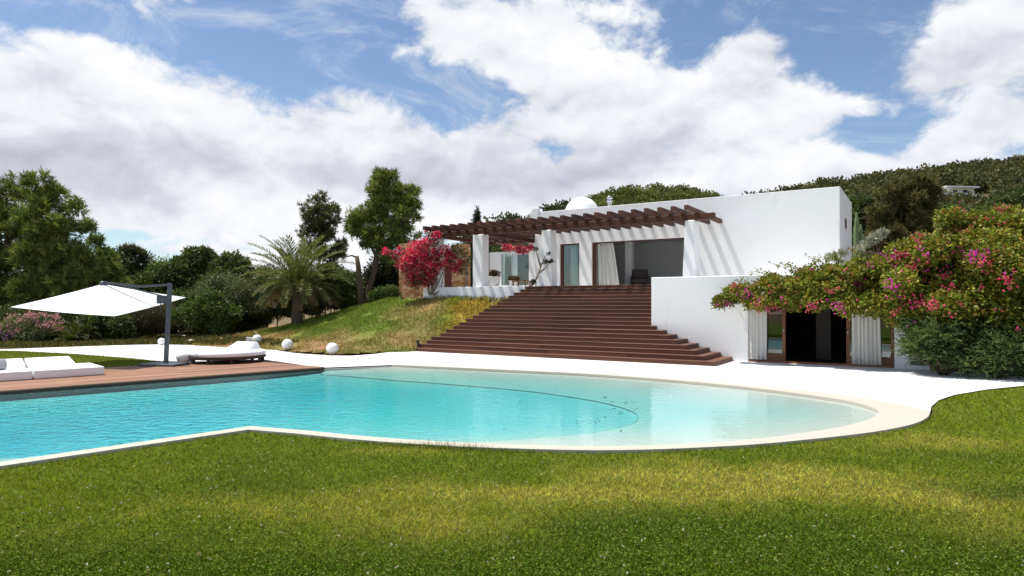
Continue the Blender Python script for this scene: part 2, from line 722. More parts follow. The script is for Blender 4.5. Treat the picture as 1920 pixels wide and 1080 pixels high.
def foliage(name, clumps, n, L, W, cols, mat, parent, origin, style='leaf', inner=.35, up=.15, droop=0.0, jitter=.18, minz=None):
    o = np.array(origin)
    if style == 'pine':
        per = 14
        P0, d0, idx = clump_points(clumps, n // per, inner, up)
        ax = unit(d0 * .7 + np.array([0, 0, .55]) + rng.normal(size=d0.shape) * .35)
        P = np.repeat(P0, per, 0)
        A = np.repeat(ax, per, 0)
        T = unit(A * .9 + rng.normal(size=P.shape) * .55)
        P = P + A * rng.random((len(P), 1)) * L * .9
        base = np.repeat(pick(cols, len(P0), jitter), per, 0)
        C = base * (1 + rng.normal(size=(len(P), 1)) * .15)
    else:
        P, d0, idx = clump_points(clumps, n, inner, up)
        T = unit(d0 * .5 + rng.normal(size=P.shape) * .7 - np.array([0, 0, droop]))
        tint = (1 + .16 * rng.normal(size=(len(clumps), 1)))[idx]
        C = pick(cols, len(P), jitter) * tint
    if minz is not None:
        k = P[:, 2] > minz
        P, T, C = P[k], T[k], C[k]
    LL = L * (.6 + .8 * rng.random(len(P)))
    WW = W * (.6 + .8 * rng.random(len(P)))
    return kites(name, P - o, T, LL, WW, C, mat, parent)


def sub_clumps(blobs, Y, split=3, spread=1.0, jitter=.25):
    """blobs sighted as (u, v, r_px) at distance Y -> 3-D clumps given real depth"""
    out = []
    for (u, v, r) in blobs:
        rm = r / F * Y
        for k in range(split):
            dy = (k - (split - 1) / 2) * rm * spread + random.gauss(0, rm * .3)
            c = at(u, v, Y)
            f = .8 + .35 * random.random()
            out.append((c.x + random.gauss(0, rm * jitter), c.y + dy, c.z + random.gauss(0, rm * jitter * .6), rm * f, rm * f, rm * f * .85))
    return out


def pine_clumps(blobs, Y):
    out = []
    for (u, v, r) in blobs:
        rm = r / F * Y
        c = at(u, v, Y)
        for k in range(8):
            d = Vector((random.gauss(0, 1), random.gauss(0, 1), random.gauss(0, .8))).normalized() * rm * random.uniform(.45, .85)
            f = rm * random.uniform(.24, .44)
            out.append((c.x + d.x, c.y + d.y * 1.3, c.z + d.z, f, f, f * .8))
    return out


GREEN_DARK = [(0.0612, 0.0918, 0.0262), (0.0918, 0.1265, 0.0337), (0.0449, 0.0734, 0.0224), (0.1224, 0.153, 0.0449)]
PINE = [(0.1231, 0.1762, 0.0431), (0.1847, 0.2306, 0.0528), (0.0924, 0.141, 0.0385), (0.2616, 0.282, 0.0719)]
OLIVE = [(0.112, 0.136, 0.056), (0.088, 0.1152, 0.048), (0.144, 0.16, 0.0768)]
SHRUB = [(0.085, 0.136, 0.0306), (0.1275, 0.1785, 0.0408), (0.0646, 0.102, 0.0238)]


def tree(name, label, cat, base, clumps, n, L, W, cols, trunk_paths, style='leaf', group=None, mat='leaf', inner=.35, droop=0.0, bark='bark'):
    root = empty(name, base)
    tag(root, label, cat, group)
    b = Vector(base)
    for pts, rad in trunk_paths:
        m = MB().tube([Vector(p) - b for p in pts], rad, 8)
        m.build('trunk' if pts is trunk_paths[0][0] else 'branch', bark, root, True)
    foliage('crown', clumps, n, L, W, cols, mat, root, base, style, inner, droop=droop)
    return root


# ------------------------------------------------------------------ pool outline and the ground round it
def smooth_line(pts, k=5):
    """Catmull-Rom through points"""
    out = []
    n = len(pts)
    for i in range(n - 1):
        p0, p1, p2, p3 = pts[max(i - 1, 0)], pts[i], pts[i + 1], pts[min(i + 2, n - 1)]
        for j in range(k):
            t = j / k
            out.append(.5 * ((2 * p1) + (p2 - p0) * t + (2 * p0 - 5 * p1 + 4 * p2 - p3) * t * t + (3 * p1 - p0 - 3 * p2 + p3) * t ** 3))
    out.append(pts[-1])
    return out


def offset_line(pts, d):
    """shift an open polyline sideways (left of travel is positive)"""
    out = []
    for i, p in enumerate(pts):
        a, b = pts[max(i - 1, 0)], pts[min(i + 1, len(pts) - 1)]
        t = (b - a).normalized()
        w = d[i] if hasattr(d, '__len__') else d
        out.append(Vector((p.x - t.y * w, p.y + t.x * w, p.z)))
    return out


fl0, fl1 = gp(0, 869), gp(470, 801)
front_left = fl0 + (fl0 - fl1) * 1.6
curve_px = [(470, 801), (520, 805), (580, 810), (660, 818), (760, 826), (880, 833), (1000, 837), (1100, 839), (1200, 838), (1300, 834), (1400, 827),
            (1500, 815), (1580, 802), (1628, 789), (1647, 777), (1640, 767), (1600, 755), (1540, 745), (1450, 733), (1350, 722),
            (1240, 712), (1100, 702), (960, 695), (850, 690), (735, 685)]
curve = smooth_line([gp(u, v) for u, v in curve_px[:1]] + [gp(u, v) for u, v in curve_px[1:]], 5)
deck0, deck1 = gp(605, 690), gp(0, 735)
back_left = deck1 + (deck1 - deck0) * 0.8
pool = [front_left] + curve + [deck0, back_left]             # anticlockwise
WATER_Z = -0.035


def polyoff(poly, d):
    n = len(poly)
    out = []
    for i in range(n):
        t = ((poly[(i + 1) % n] - poly[i]).normalized() + (poly[i] - poly[i - 1]).normalized()).normalized()
        out.append(Vector((poly[i].x + t.y * d, poly[i].y - t.x * d, poly[i].z)))
    return out


# coping: cream band outside the water, wide at the beach end
cw = []
ccl = [front_left] + curve
for i, p in enumerate(ccl):
    f = max(0.0, (p.x - 2.0) / 4.6)
    cw.append(-(0.24 + 0.02 * (p.x < -4) + .50 * min(1, f) ** 2 * (1.0 if p.y < 13 else .8)))
cop_out = offset_line(ccl, cw)
tip = gp(1752, 773)
for i, p in enumerate(cop_out):                     # the beach end widens to a corner at the lawn
    dd = (p - tip).length
    if dd < 1.6:
        cop_out[i] = p.lerp(tip, max(0, 1 - dd / 1.6) ** 2 * .9)
cop_in = offset_line(ccl, .012)
t_in = (ccl[1] - ccl[0]).normalized()                 # clean mitre at the lawn corner
t_out = (ccl[6] - ccl[1]).normalized()
n_in, n_out = Vector((t_in.y, -t_in.x, 0)), Vector((t_out.y, -t_out.x, 0))
mh = (n_in + n_out).normalized()
mitre = ccl[1] + mh * (.25 / mh.dot(n_out))
cop_out[1] = mitre
for i in range(2, 30):
    if (cop_out[i] - mitre).dot(t_out) < .01 * i:
        cop_out[i] = mitre + t_out * .004 * i


def strip(name, A, B, z0, z1, mat, parent):
    """raised band between polylines A (inner) and B (outer)"""
    m = MB()
    n = len(A)
    for i in range(n):
        for p, z in ((A[i], z0), (A[i], z1), (B[i], z1), (B[i], z0)):
            m.v.append((p.x, p.y, z))
    for i in range(n - 1):
        a, b = 4 * i, 4 * i + 4
        for k in range(4):
            k2 = (k + 1) % 4
            m.f.append((a + k, a + k2, b + k2, b + k))
    m.f.append((3, 2, 1, 0))
    e = 4 * (n - 1)
    m.f.append((e, e + 1, e + 2, e + 3))
    o = m.build(name, mat, parent)
    bm = bmesh.new()
    bm.from_mesh(o.data)
    bmesh.ops.recalc_face_normals(bm, faces=bm.faces)
    bm.to_mesh(o.data)
    bm.free()
    return o


pool_root = empty('swimming_pool', (0, 12, 0))
tag(pool_root, 'turquoise swimming pool with pale shallow beach end and cream edge', 'pool')


def pool_part(o):
    o.location = (0, -12, 0)
    return o


cp = pool_part(strip('coping', cop_in, cop_out, -.30, .018, 'coping', pool_root))

# inner shelf edge seen through the water
shelf_px = [(600, 694), (720, 701), (860, 710), (1000, 721), (1100, 734), (1165, 748), (1195, 762), (1180, 779), (1110, 796), (1000, 809), (880, 818), (740, 824), (600, 815)]
shelf = smooth_line([gp(u, v) for u, v in shelf_px], 5)
shelf_poly = shelf + [gp(300, 830), Vector((-30, 8, 0)), Vector((-30, 20, 0)), deck0 + Vector((0, .4, 0))]


def dist_poly(pts, poly, closed=True):
    d = np.full(len(pts), 1e9)
    n = len(poly)
    for i in range(n if closed else n - 1):
        a = np.array(poly[i][:2])
        b = np.array(poly[(i + 1) % n][:2])
        ab = b - a
        t = (((pts - a) @ ab) / max(ab @ ab, 1e-9)).clip(0, 1)
        d = np.minimum(d, np.linalg.norm(pts - a - t[:, None] * ab, axis=1))
    return d


_dd = (deck1 - deck0).normalized()
dn2 = (-_dd.y, _dd.x) if -_dd.y > 0 else (_dd.y, -_dd.x)      # from the deck edge out over the pool


def pool_depth(xy):
    e = dist_poly(xy, curve, False)
    ins = inpoly(xy, shelf_poly)
    sd = dist_poly(xy, shelf, False) * np.where(ins, 1, -1)
    right = np.clip((xy[:, 0] + .22 * (xy[:, 1] - 12) - 2.0) / 4.5, 0, 1)
    z = -0.062 - .115 * np.clip(e / 3.0, 0, 1) * (1 - .45 * right)
    z += .012 * right * np.clip(1 - e / 1.2, 0, 1)                            # the beach
    step = np.clip((sd + .03) / .10, 0, 1)
    z -= .055 * step
    lx = np.clip((1.8 - xy[:, 0]) / 11.0, 0, 1)
    dk = np.clip(((xy - np.array(deck0[:2])) @ np.array(dn2)) / 3.0, 0, 1)
    z -= .32 * np.clip(sd / 1.4, 0, 1) * lx ** 1.25 * 1.1 * (.12 + .88 * dk)
    z = z * (.70 + .30 * dk)
    return z


gx = np.arange(-24, 8.01, .085)
gy = np.arange(6.6, 21.6, .085)
X, Y = np.meshgrid(gx, gy)
xy = np.stack([X.ravel(), Y.ravel()], 1)
big = polyoff(pool, .25)
keep = inpoly(xy, big)
zz = pool_depth(xy)
nx, ny = len(gx), len(gy)
qi = (np.arange(ny - 1)[:, None] * nx + np.arange(nx - 1)[None, :]).ravel()
quads = np.stack([qi, qi + 1, qi + nx + 1, qi + nx], 1)
quads = quads[keep[quads].all(1)]
used = np.unique(quads)
rem = np.full(len(xy), -1)
rem[used] = np.arange(len(used))
me = bpy.data.meshes.new('floor')
me.from_pydata(np.column_stack([xy[used], zz[used]]).tolist(), [], rem[quads].tolist())
me.update()
pool_part(link_mesh('basin_floor', me, 'pool_plaster', pool_root, True))
# thin darker strip painting the shade line along the inner shelf edge
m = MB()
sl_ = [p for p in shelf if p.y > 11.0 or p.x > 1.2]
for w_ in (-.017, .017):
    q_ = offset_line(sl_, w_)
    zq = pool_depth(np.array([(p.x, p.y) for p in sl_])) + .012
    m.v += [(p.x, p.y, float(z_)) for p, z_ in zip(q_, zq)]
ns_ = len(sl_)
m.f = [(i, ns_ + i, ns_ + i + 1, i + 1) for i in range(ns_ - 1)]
pool_part(m.build('shelf_shade_line', 'shelf_shade', pool_root))
# basin wall below the edge
m = MB()
for p in pool:
    m.v += [(p.x, p.y, -.6), (p.x, p.y, -.02)]
n = len(pool)
for i in range(n):
    j = (i + 1) % n
    m.f.append((2 * i + 1, 2 * j + 1, 2 * j, 2 * i))
pool_part(m.build('basin_wall', 'pool_plaster', pool_root))
# the water body
wp = polyoff(pool, .006)
bm = bmesh.new()
top = [bm.verts.new((p.x, p.y, WATER_Z)) for p in wp]
bot = [bm.verts.new((p.x, p.y, -.75)) for p in wp]
et = [bm.edges.new((top[i], top[(i + 1) % n])) for i in range(n)]
eb = [bm.edges.new((bot[i], bot[(i + 1) % n])) for i in range(n)]
for i in range(n):
    bm.faces.new((top[i], bot[i], bot[(i + 1) % n], top[(i + 1) % n]))
bmesh.ops.triangle_fill(bm, edges=et, use_beauty=True)
bmesh.ops.triangle_fill(bm, edges=eb, use_beauty=True)
bmesh.ops.recalc_face_normals(bm, faces=bm.faces)
me = bpy.data.meshes.new('pool_water')
bm.to_mesh(me)
bm.free()
tag(link_mesh('pool_water', me, 'pool_water'), 'clear turquoise pool water', 'water', kind='structure')

# big ground sheet with an opening for the pool
hole = polyoff(pool, .15)
tag(sheet('ground', [[(-2500, -60, 0), (2500, -60, 0), (2500, 4000, 0), (-2500, 4000, 0)], hole], -.07, 'ground_earth'), 'dry earth ground round the garden', 'ground', kind='structure')

# white paving behind the pool and the path to the left
pool_back = [p for p in cop_out if p.y > 11.8 and p.x > -6]
k0 = min(range(len(cop_out)), key=lambda i: (cop_out[i] - tip).length)
back_edge = cop_out[k0:]
lawn_edge = [gp(u, v) for u, v in ((1752, 773), (1746, 762), (1760, 750), (1790, 740), (1850, 730), (1920, 723))]
far_right = gp(2600, 705)
north_px = [(2500, 694), (1745, 693), (1380, 676), (1330, 668), (1200, 664), (800, 655), (740, 659), (700, 664), (660, 667), (620, 667), (575, 664), (545, 661), (525, 658), (512, 656), (470, 652), (400, 649),
            (330, 646.5), (260, 646.5), (160, 649.5), (70, 652.5), (0, 655), (-160, 659), (-420, 664)]
south_px = [(-420, 666), (-160, 660.5), (0, 657.5), (60, 659.5), (130, 663), (200, 668), (260, 673), (332, 681.5), (352, 682.5)]
north = [gp(u, v) for u, v in north_px]
south = smooth_line([gp(u, v) for u, v in south_px], 4)
deck_back_r = gp(500, 681.5)
paving_poly = [Vector(p) for p in ([far_right] + north[:12] + smooth_line(north[12:], 4)[0:] + south + [deck_back_r, gp(604, 689.2)] + list(reversed(back_edge))[0:] + lawn_edge[1:])]
tag(sheet('paving', [[(p.x, p.y, 0) for p in paving_poly]], .0, 'paving'), 'smooth white paving behind the pool', 'paving', kind='structure')

# lawns
lawn_front = [Vector((-24, -12, 0)), Vector((26, -12, 0)), Vector((26, 16.5, 0)), far_right + Vector((0, -.02, 0))] + list(reversed(lawn_edge[1:])) + [tip] + list(reversed(cop_out[:k0]))
LAWN_Z = -.022
tag(sheet('lawn', [[(p.x, p.y, 0) for p in lawn_front]], LAWN_Z - .01, 'lawn_soil'), 'lawn in front of the pool', 'lawn', kind='structure')
lawn_left = south + [gp(350, 684), gp(330, 684.5), gp(196, 691), gp(-60, 703), gp(-420, 716)]
tag(sheet('lawn', [[(p.x, p.y, 0) for p in lawn_left]], -.004, 'lawn_soil'), 'strip of lawn between white path and timber deck', 'lawn', kind='structure')


# ------------------------------------------------------------------ bank and terrain behind
def bank_h(x, y):
    a = CA * (x - HO.x) + SA * (y - HO.y)
    b = -SA * (x - HO.x) + CA * (y - HO.y)
    bf = -5.6 + 3.3 * np.clip((a + 14.2) / 2.0, 0, 1) - .5 * np.clip((-20 - a) / 8, -.6, 1)
    p = np.clip((b - bf) / (3.0 - bf), 0, 1.0)
    fa = np.clip((a + 30.0) / 12.0, 0, 1)
    fa = fa * (1.15 - .15 * fa)
    h = 2.52 * (p ** 1.65 * (1.12 - .12 * p)) * fa
    back = np.clip((34 - b) / 10, 0, 1)
    h = h * back
    h = h + .10 * (fbm(x, y, 1.6, 3) - .5) * np.clip(p * 6, 0, 1) * np.clip((-10.4 - a) / 1.2, .0, 1)
    return h - .03


gx = np.arange(-46, 10, .3)
gy = np.arange(22.0, 62, .3)
X, Y = np.meshgrid(gx, gy)
x, y = X.ravel(), Y.ravel()
z = bank_h(x, y)
A_ = CA * (x - HO.x) + SA * (y - HO.y)
B_ = -SA * (x - HO.x) + CA * (y - HO.y)
ok = (A_ < -10.2 + np.clip((-2.9 + B_) * -.42, 0, 2.6) * -1) & ~((B_ > 2.7) & (A_ > -19.2) & (B_ < 14))
ok &= (z > -.02) | (B_ > 3)
nx, ny = len(gx), len(gy)
qi = (np.arange(ny - 1)[:, None] * nx + np.arange(nx - 1)[None, :]).ravel()
quads = np.stack([qi, qi + 1, qi + nx + 1, qi + nx], 1)
quads = quads[ok[quads].all(1)]
used = np.unique(quads)
rem = np.full(len(x), -1)
rem[used] = np.arange(len(used))
me = bpy.data.meshes.new('grassy_bank')
me.from_pydata(np.column_stack([x, y, z])[used].tolist(), [], rem[quads].tolist())


def bank_cols(x, y):
    """what grows where on the bank: bare red soil, green grass, yellow ground cover by the stairs"""
    a = CA * (x - HO.x) + SA * (y - HO.y)
    b = -SA * (x - HO.x) + CA * (y - HO.y)
    n = fbm(x, y, 4.0, 11)
    n2 = fbm(x, y, 1.2, 23)
    soil = np.stack([.34 + .12 * n2, .19 + .08 * n2, .095 + .05 * n2], 1)
    green = np.stack([.14 + .10 * n2, .22 + .09 * n2, .03 + .03 * n2], 1)
    yellow = np.stack([.32 + .16 * n2, .235 + .11 * n2, .040 + .02 * n2], 1)
    g = np.clip((n - .36) * 3.2 + .75 * np.clip((a + 24) / 5.0, -1, .9) + .22 * np.clip((b + 2.6) / 3, -1.8, 1), 0, 1)
    yl = np.clip((a + 14.2 + .35 * b + 3.6 * (n2 - .5)) / 2.0, 0, .9)
    c = soil * (1 - g[:, None]) + green * g[:, None]
    c = c * (1 - yl[:, None]) + yellow * yl[:, None]
    return c, g, yl


bc, _, _ = bank_cols(x[used], y[used])
at_c = me.attributes.new('col', 'FLOAT_COLOR', 'POINT')
at_c.data.foreach_set('color', np.column_stack([bc * .8, np.ones(len(bc))]).astype(np.float32).ravel())
me.update()
tag(link_mesh('grassy_bank', me, 'bank_soil', None, True), 'grassy bank of bare earth, green grass and yellow ground cover', 'bank', kind='structure')


# ------------------------------------------------------------------ far hills, with their woods
def hill(name, label, ridge_px, Yr, Y0, z0, tree_n, tree_r, cols, wood_name, wood_label, skip=None):
    us = np.array([p[0] for p in ridge_px], float)
    vs_ = np.array([p[1] for p in ridge_px], float)
    U = np.linspace(us[0], us[-1], 120)
    V = np.interp(U, us, vs_)
    T = np.linspace(0, 1.25, 40)

    def surf(u, t):
        v = np.interp(u, us, vs_)
        zr = CAM_Z + (HZ - v) / F * Yr - tree_r * 1.2
        yy = Y0 + (Yr - Y0) * t
        s = (u - 960) / F
        k = np.where(t <= 1, t ** 1.5, 1 - .25 * (t - 1))
        return s * yy, yy, z0 + (zr - z0) * k
    vv, ff = [], []
    for t in T:
        xx, yy, zz_ = surf(U, np.full_like(U, t))
        vv += np.column_stack([xx, yy, zz_ + 1.5 * (fbm(xx, yy, 18, 5) - .5)]).tolist()
    for i in range(len(T) - 1):
        for j in range(len(U) - 1):
            a = i * len(U) + j
            ff.append((a, a + 1, a + 1 + len(U), a + len(U)))
    me = bpy.data.meshes.new(name)
    me.from_pydata(vv, [], ff)
    me.update()
    tag(link_mesh(name, me, 'ground_earth', None, True), label, 'hill', kind='structure')
    # trees of the wood: leaf clumps heaped on the slope
    tu = rng.uniform(us[0], us[-1], tree_n)
    tt = np.sqrt(rng.uniform(.02, 1.0, tree_n))
    xx, yy, zz_ = surf(tu, tt)
    if skip is not None:
        k = ~skip(xx, yy, zz_)
        xx, yy, zz_ = xx[k], yy[k], zz_[k]
    nt = len(xx)
    r = tree_r * (.55 + .75 * rng.random(nt))
    per = 120
    d = unit(rng.normal(size=(nt * per, 3)) + np.array([0, -.35, .45]))
    C0 = np.repeat(np.column_stack([xx, yy, zz_ + r * .6]), per, 0)
    rr = np.repeat(r, per)[:, None]
    P = C0 + d * rr * (.55 + .5 * rng.random((nt * per, 1))) * np.array([1, 1, .85])
    tint = np.repeat((.7 + .6 * rng.random((nt, 1))), per, 0)
    C = np.repeat(pick(cols, nt, .12), per, 0) * tint * (1 + .2 * rng.normal(size=(nt * per, 1)))
    T_ = unit(d + rng.normal(size=d.shape) * .8)
    o = kites(wood_name, P, T_, rr.ravel() * .30, rr.ravel() * .20, C, 'needle')
    tag(o, wood_label, 'woodland', kind='stuff')
    return surf


HILLC = [(.085, .095, .035), (.11, .115, .042), (.065, .076, .032), (.13, .12, .05)]
villa_y = 175.0
villa_c = at(1808, 378, villa_y)


def skip_villa(xx, yy, zz_):
    u = xx / yy * F + 960
    v = HZ - (zz_ - CAM_Z) / yy * F
    return (u > 1738) & (u < 1880) & (v > 364) & (v < 402)


surf_r = hill('hill', 'wooded hillside rising to the right behind the house',
              [(1270, 420), (1340, 388), (1400, 372), (1470, 357), (1540, 345), (1620, 332), (1700, 323), (1760, 316), (1820, 309), (1920, 299), (2100, 284), (2500, 262)],
              250, 55, 1.5, 3600, 3.3, HILLC, 'hillside_wood', 'dark green woodland covering the right hillside', skip_villa)
hill('hill', 'rounded green hill beyond the roof of the house',
     [(1010, 425), (1060, 400), (1110, 374), (1150, 358), (1200, 350.5), (1240, 350), (1280, 354), (1320, 362), (1370, 377), (1440, 405), (1500, 430)],
     420, 240, 20, 1500, 4.2, [(.13, .15, .04), (.15, .17, .05), (.11, .13, .04)], 'hilltop_wood', 'bright green woodland on the rounded hill behind the roof')
hill('hill', 'low dark wooded rise behind the pergola',
     [(880, 440), (915, 416), (950, 403), (1000, 391), (1050, 384), (1110, 382), (1180, 395), (1240, 420)],
     150, 90, 4, 420, 2.2, [(.05, .066, .026), (.06, .076, .03), (.075, .086, .036)], 'rise_wood', 'dark treetops on the low rise behind the pergola')


# ------------------------------------------------------------------ the house
villa = empty('white_house', HO, TH)
tag(villa, 'white flat-roofed two-storey villa with timber pergola and wide timber stairs', 'house')
TZ = 2.80                     # terrace level
D = 7.0                       # upper facade behind the lower wall
ROOF = 6.88
RISE, TREAD, NST = TZ / 19, 0.29, 19


def part(mb, name, mat, parent=villa, bev=0.0, smooth=False):
    o = mb.build(name, mat, parent, smooth)
    if bev:
        bevel(o, bev, 2)
    return o


def a_of(u, b):
    return hs(u, b)


# upper block
aL, aR = -12.45, hs(1575, D)
d1a, d1b = hs(1050, D), hs(1086, D)
d2a, d2b = hs(1110, D), hs(1292, D)
zt = 5.10
w = MB()
w.box(aL, d1a, D, D + .3, TZ - .3, ROOF)
w.box(d1b, d2a, D, D + .3, TZ - .3, ROOF)
w.box(d2b, aR, D, D + .3, TZ - .3, ROOF)
w.box(d1a, d1b, D, D + .3, zt, ROOF)
w.box(d2a, d2b, D, D + .3, zt, ROOF)
part(w, 'front_wall', 'whitewash', bev=.02)
# side wall to the right, slightly battered, with its small window opening
sb0, sb1 = D + .3, D + 5.1
wb0, wb1, wz0, wz1 = 9.05, 9.65, 5.35, 5.78
w = MB()
w.box(aR - .3, aR, sb0, wb0, TZ - .3, ROOF)
w.box(aR - .3, aR, wb1, sb1, TZ - .3, ROOF)
w.box(aR - .3, aR, wb0, wb1, TZ - .3, wz0)
w.box(aR - .3, aR, wb0, wb1, wz1, ROOF)
part(w, 'side_wall', 'whitewash')
win = part(MB().box(aR - .2, aR - .16, wb0, wb1, wz0, wz1), 'window', 'black_screen')
part(MB().box(aR - .15, aR + .02, wb0 - .02, wb0 + .05, wz0, wz1).box(aR - .15, aR + .02, wb1 - .05, wb1 + .02, wz0, wz1).box(aR - .15, aR + .03, wb0 + .05, wb1 - .05, wz0, wz0 + .05).box(aR - .15, aR + .02, wb0 + .05, wb1 - .05, wz1 - .05, wz1), 'window_frame', 'door_timber', win)
part(MB().box(aL, aR, sb1, sb1 + .3, TZ - .3, ROOF), 'rear_wall', 'whitewash')
part(MB().box(aL, aL + .3, sb0, sb1, TZ - .3, ROOF), 'side_wall', 'whitewash')
part(MB().box(aL + .3, aR - .3, D + .3, sb1, 6.45, 6.62), 'roof', 'whitewash')
part(MB().box(aL + .32, aR - .32, D + .32, sb1 - .02, 5.42, 5.5), 'ceiling', 'ceiling')
part(MB().box(aL + .31, aR - .31, D + .31, sb1 - .01, TZ, TZ + .015), 'floor', 'interior_floor')
iw = MB()
iw.box(aL + .32, aR - .32, sb1 - .06, sb1 - .02, TZ, 5.5)
iw.box(hs(1290, D) + .9, hs(1290, D) + .96, D + .32, sb1 - .06, TZ + .02, 5.4)
part(iw, 'interior_wall', 'interior_wall')
ic = hs(1178, 9.2)
part(MB().box(ic - .18, ic + .18, 9.2, 9.56, TZ, 5.42), 'interior_pillar', 'ceiling')
# parapet end with a rounded shoulder, on the left
m = MB()
rs = [(aL - .30 + .30 * (1 - math.cos(t)), 6.55 + .55 * math.sin(t)) for t in np.linspace(0, math.pi / 2, 8)] + [(aL + .25, 7.08), (aL + .25, 6.0), (aL - .30, 5.9)]
n0 = len(rs)
m.v = [(a, D - .03, z) for a, z in rs] + [(a, D + .42, z) for a, z in rs]
m.f = [tuple(range(n0))[::-1], tuple(range(n0, 2 * n0))] + [(i, (i + 1) % n0, n0 + (i + 1) % n0, n0 + i) for i in range(n0)]
part(m, 'parapet_end', 'whitewash', bev=.02)
# dome and flue
dc = hs(1091, 10.9)
dm = [(1.05, -.75), (1.05, 0)] + [(1.0 * math.cos(t), 1.0 * math.sin(t)) for t in np.linspace(0.05, 1.5, 12)]
part(MB().lathe(dm, 32, (dc, 10.9, 7.15)), 'dome', 'whitewash', smooth=True)
fc = hs(1143, 10)
part(MB().lathe([(.11, -1.0), (.11, .42), (.17, .42), (.17, .50), (.10, .56), (.16, .60), (.16, .70), (.02, .78)], 14, (fc, 10, 7.15)), 'flue', 'steel', smooth=True)

# door frames and glass, upper level
df = MB()
df.box(d1a, d1a + .14, D + .05, D + .2, TZ, zt - .06).box(d1a, d1b, D + .05, D + .2, zt - .06, zt).box(d1b - .05, d1b, D + .05, D + .2, TZ, zt - .06)
fr = part(df, 'door_frame', 'beam_timber')
part(MB().box(d1a + .14, d1b - .05, D + .11, D + .125, TZ + .02, zt - .06), 'pane', 'glass', fr)
df = MB()
df.box(d2a, d2a + .16, D + .05, D + .2, TZ, zt - .05).box(d2a, d2b, D + .05, D + .2, zt - .05, zt).box(d2b - .06, d2b, D + .05, D + .2, TZ, zt - .05)
fr = part(df, 'door_frame', 'beam_timber')

# columns of the terrace
for u, wd, dp in ((1293, .42, .75), (1024, .50, .62)):
    ac = hs(u, 3.1)
    cb = MB().hexa([(ac - wd / 2 - .10, 3.05, TZ - .2), (ac + wd / 2 + .10, 3.05, TZ - .2), (ac + wd / 2 + .05, 3.05 + dp, TZ - .2), (ac - wd / 2 - .05, 3.05 + dp, TZ - .2),
                    (ac - wd / 2 + .02, 3.08, 5.40), (ac + wd / 2 - .02, 3.08, 5.40), (ac + wd / 2 - .02, 3.05 + dp, 5.40), (ac - wd / 2 + .02, 3.05 + dp, 5.40)])
    part(cb, 'column', 'whitewash', bev=.04)
for u, wd in ((896, .62), (813, .62)):
    ac = hs(u, 3.1)
    part(MB().box(ac - wd / 2, ac + wd / 2, 3.08, 3.08 + .55, 2.2, 5.40), 'column', 'whitewash', bev=.05)

# terrace slab, plinth, lower wall
a0 = hs(1221, 0)
aE = hs(1748, 0)
o0, o1 = hs(1403, 0), hs(1677, 0)
OT = 2.25
w = MB()
w.box(a0, o0, 0, .3, -.1, 2.97)
w.box(o1, aE, 0, .3, -.1, 2.97)
w.box(o0, o1, 0, .3, OT, 2.97)
part(w, 'lower_wall', 'whitewash', bev=.025)
part(MB().box(aE - .3, aE, .3, D, -.1, 2.97), 'lower_wall', 'whitewash')
part(MB().box(a0, a0 + .3, .3, D, -.1, TZ - .22), 'lower_wall', 'whitewash')
part(MB().box(a0 + .01, aE - .31, .301, D - .01, TZ - .2, TZ), 'terrace', 'paving')
part(MB().box(-16.66, a0, 2.96, D + 5.5, TZ - .35, TZ - .004), 'terrace', 'paving')
part(MB().box(-16.7, -10.6, 2.86, 2.958, 2.0, TZ + .02), 'plinth', 'whitewash', bev=.02)
# lower room: floor, walls
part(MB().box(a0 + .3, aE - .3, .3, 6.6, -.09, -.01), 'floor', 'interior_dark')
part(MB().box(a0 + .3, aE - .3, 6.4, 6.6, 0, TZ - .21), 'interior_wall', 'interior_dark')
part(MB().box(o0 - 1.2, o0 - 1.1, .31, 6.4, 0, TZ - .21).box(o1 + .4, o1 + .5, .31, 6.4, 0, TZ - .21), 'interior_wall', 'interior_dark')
part(MB().box(hs(1530, 2.2), hs(1558, 2.2), 2.2, 2.3, 0, 2.2), 'interior_door', 'dark_leather')

# lower doors: timber frame, sill, panes
post = [(1463, 1473), (1587, 1597)]
fm = MB().box(o0, o1, .06, .30, 0.0, .06)                  # threshold
thr = part(fm, 'threshold', 'door_timber')


def framed_pane(ua, ub, name='glazed_door'):
    x0, x1 = hs(ua, .12), hs(ub, .12)
    f = MB()
    f.box(x0, x0 + .10, .09, .19, .06, OT).box(x1 - .10, x1, .09, .19, .06, OT)
    f.box(x0 + .10, x1 - .10, .09, .19, .06, .32).box(x0 + .10, x1 - .10, .09, .19, OT - .12, OT)
    o = part(f, name, 'door_timber')
    part(MB().box(x0 + .10, x1 - .10, .135, .15, .32, OT - .12), 'pane', 'glass', o)
    return o, x0, x1


gd, x0, x1 = framed_pane(1420, 1473)
part(MB().lathe([(.018, 0), (.018, .16)], 10, (x1 - .05, .07, 1.02)), 'handle', 'steel', gd, smooth=True)
gd, x0, x1 = framed_pane(1587, 1677)
part(MB().lathe([(.018, 0), (.018, .16)], 10, (x0 + .05, .07, 1.02)), 'handle', 'steel', gd, smooth=True)
va, vz = hs(1722, 0, 686)
vent = part(MB().box(va - .22, va + .22, -.012, 0.0, .12, .26), 'vent_grille', 'grille_grey')
for i in range(4):
    part(MB().box(va - .20, va + .20, -.022, -.0125, .135 + .03 * i, .150 + .03 * i), 'slat', 'black_screen', vent)

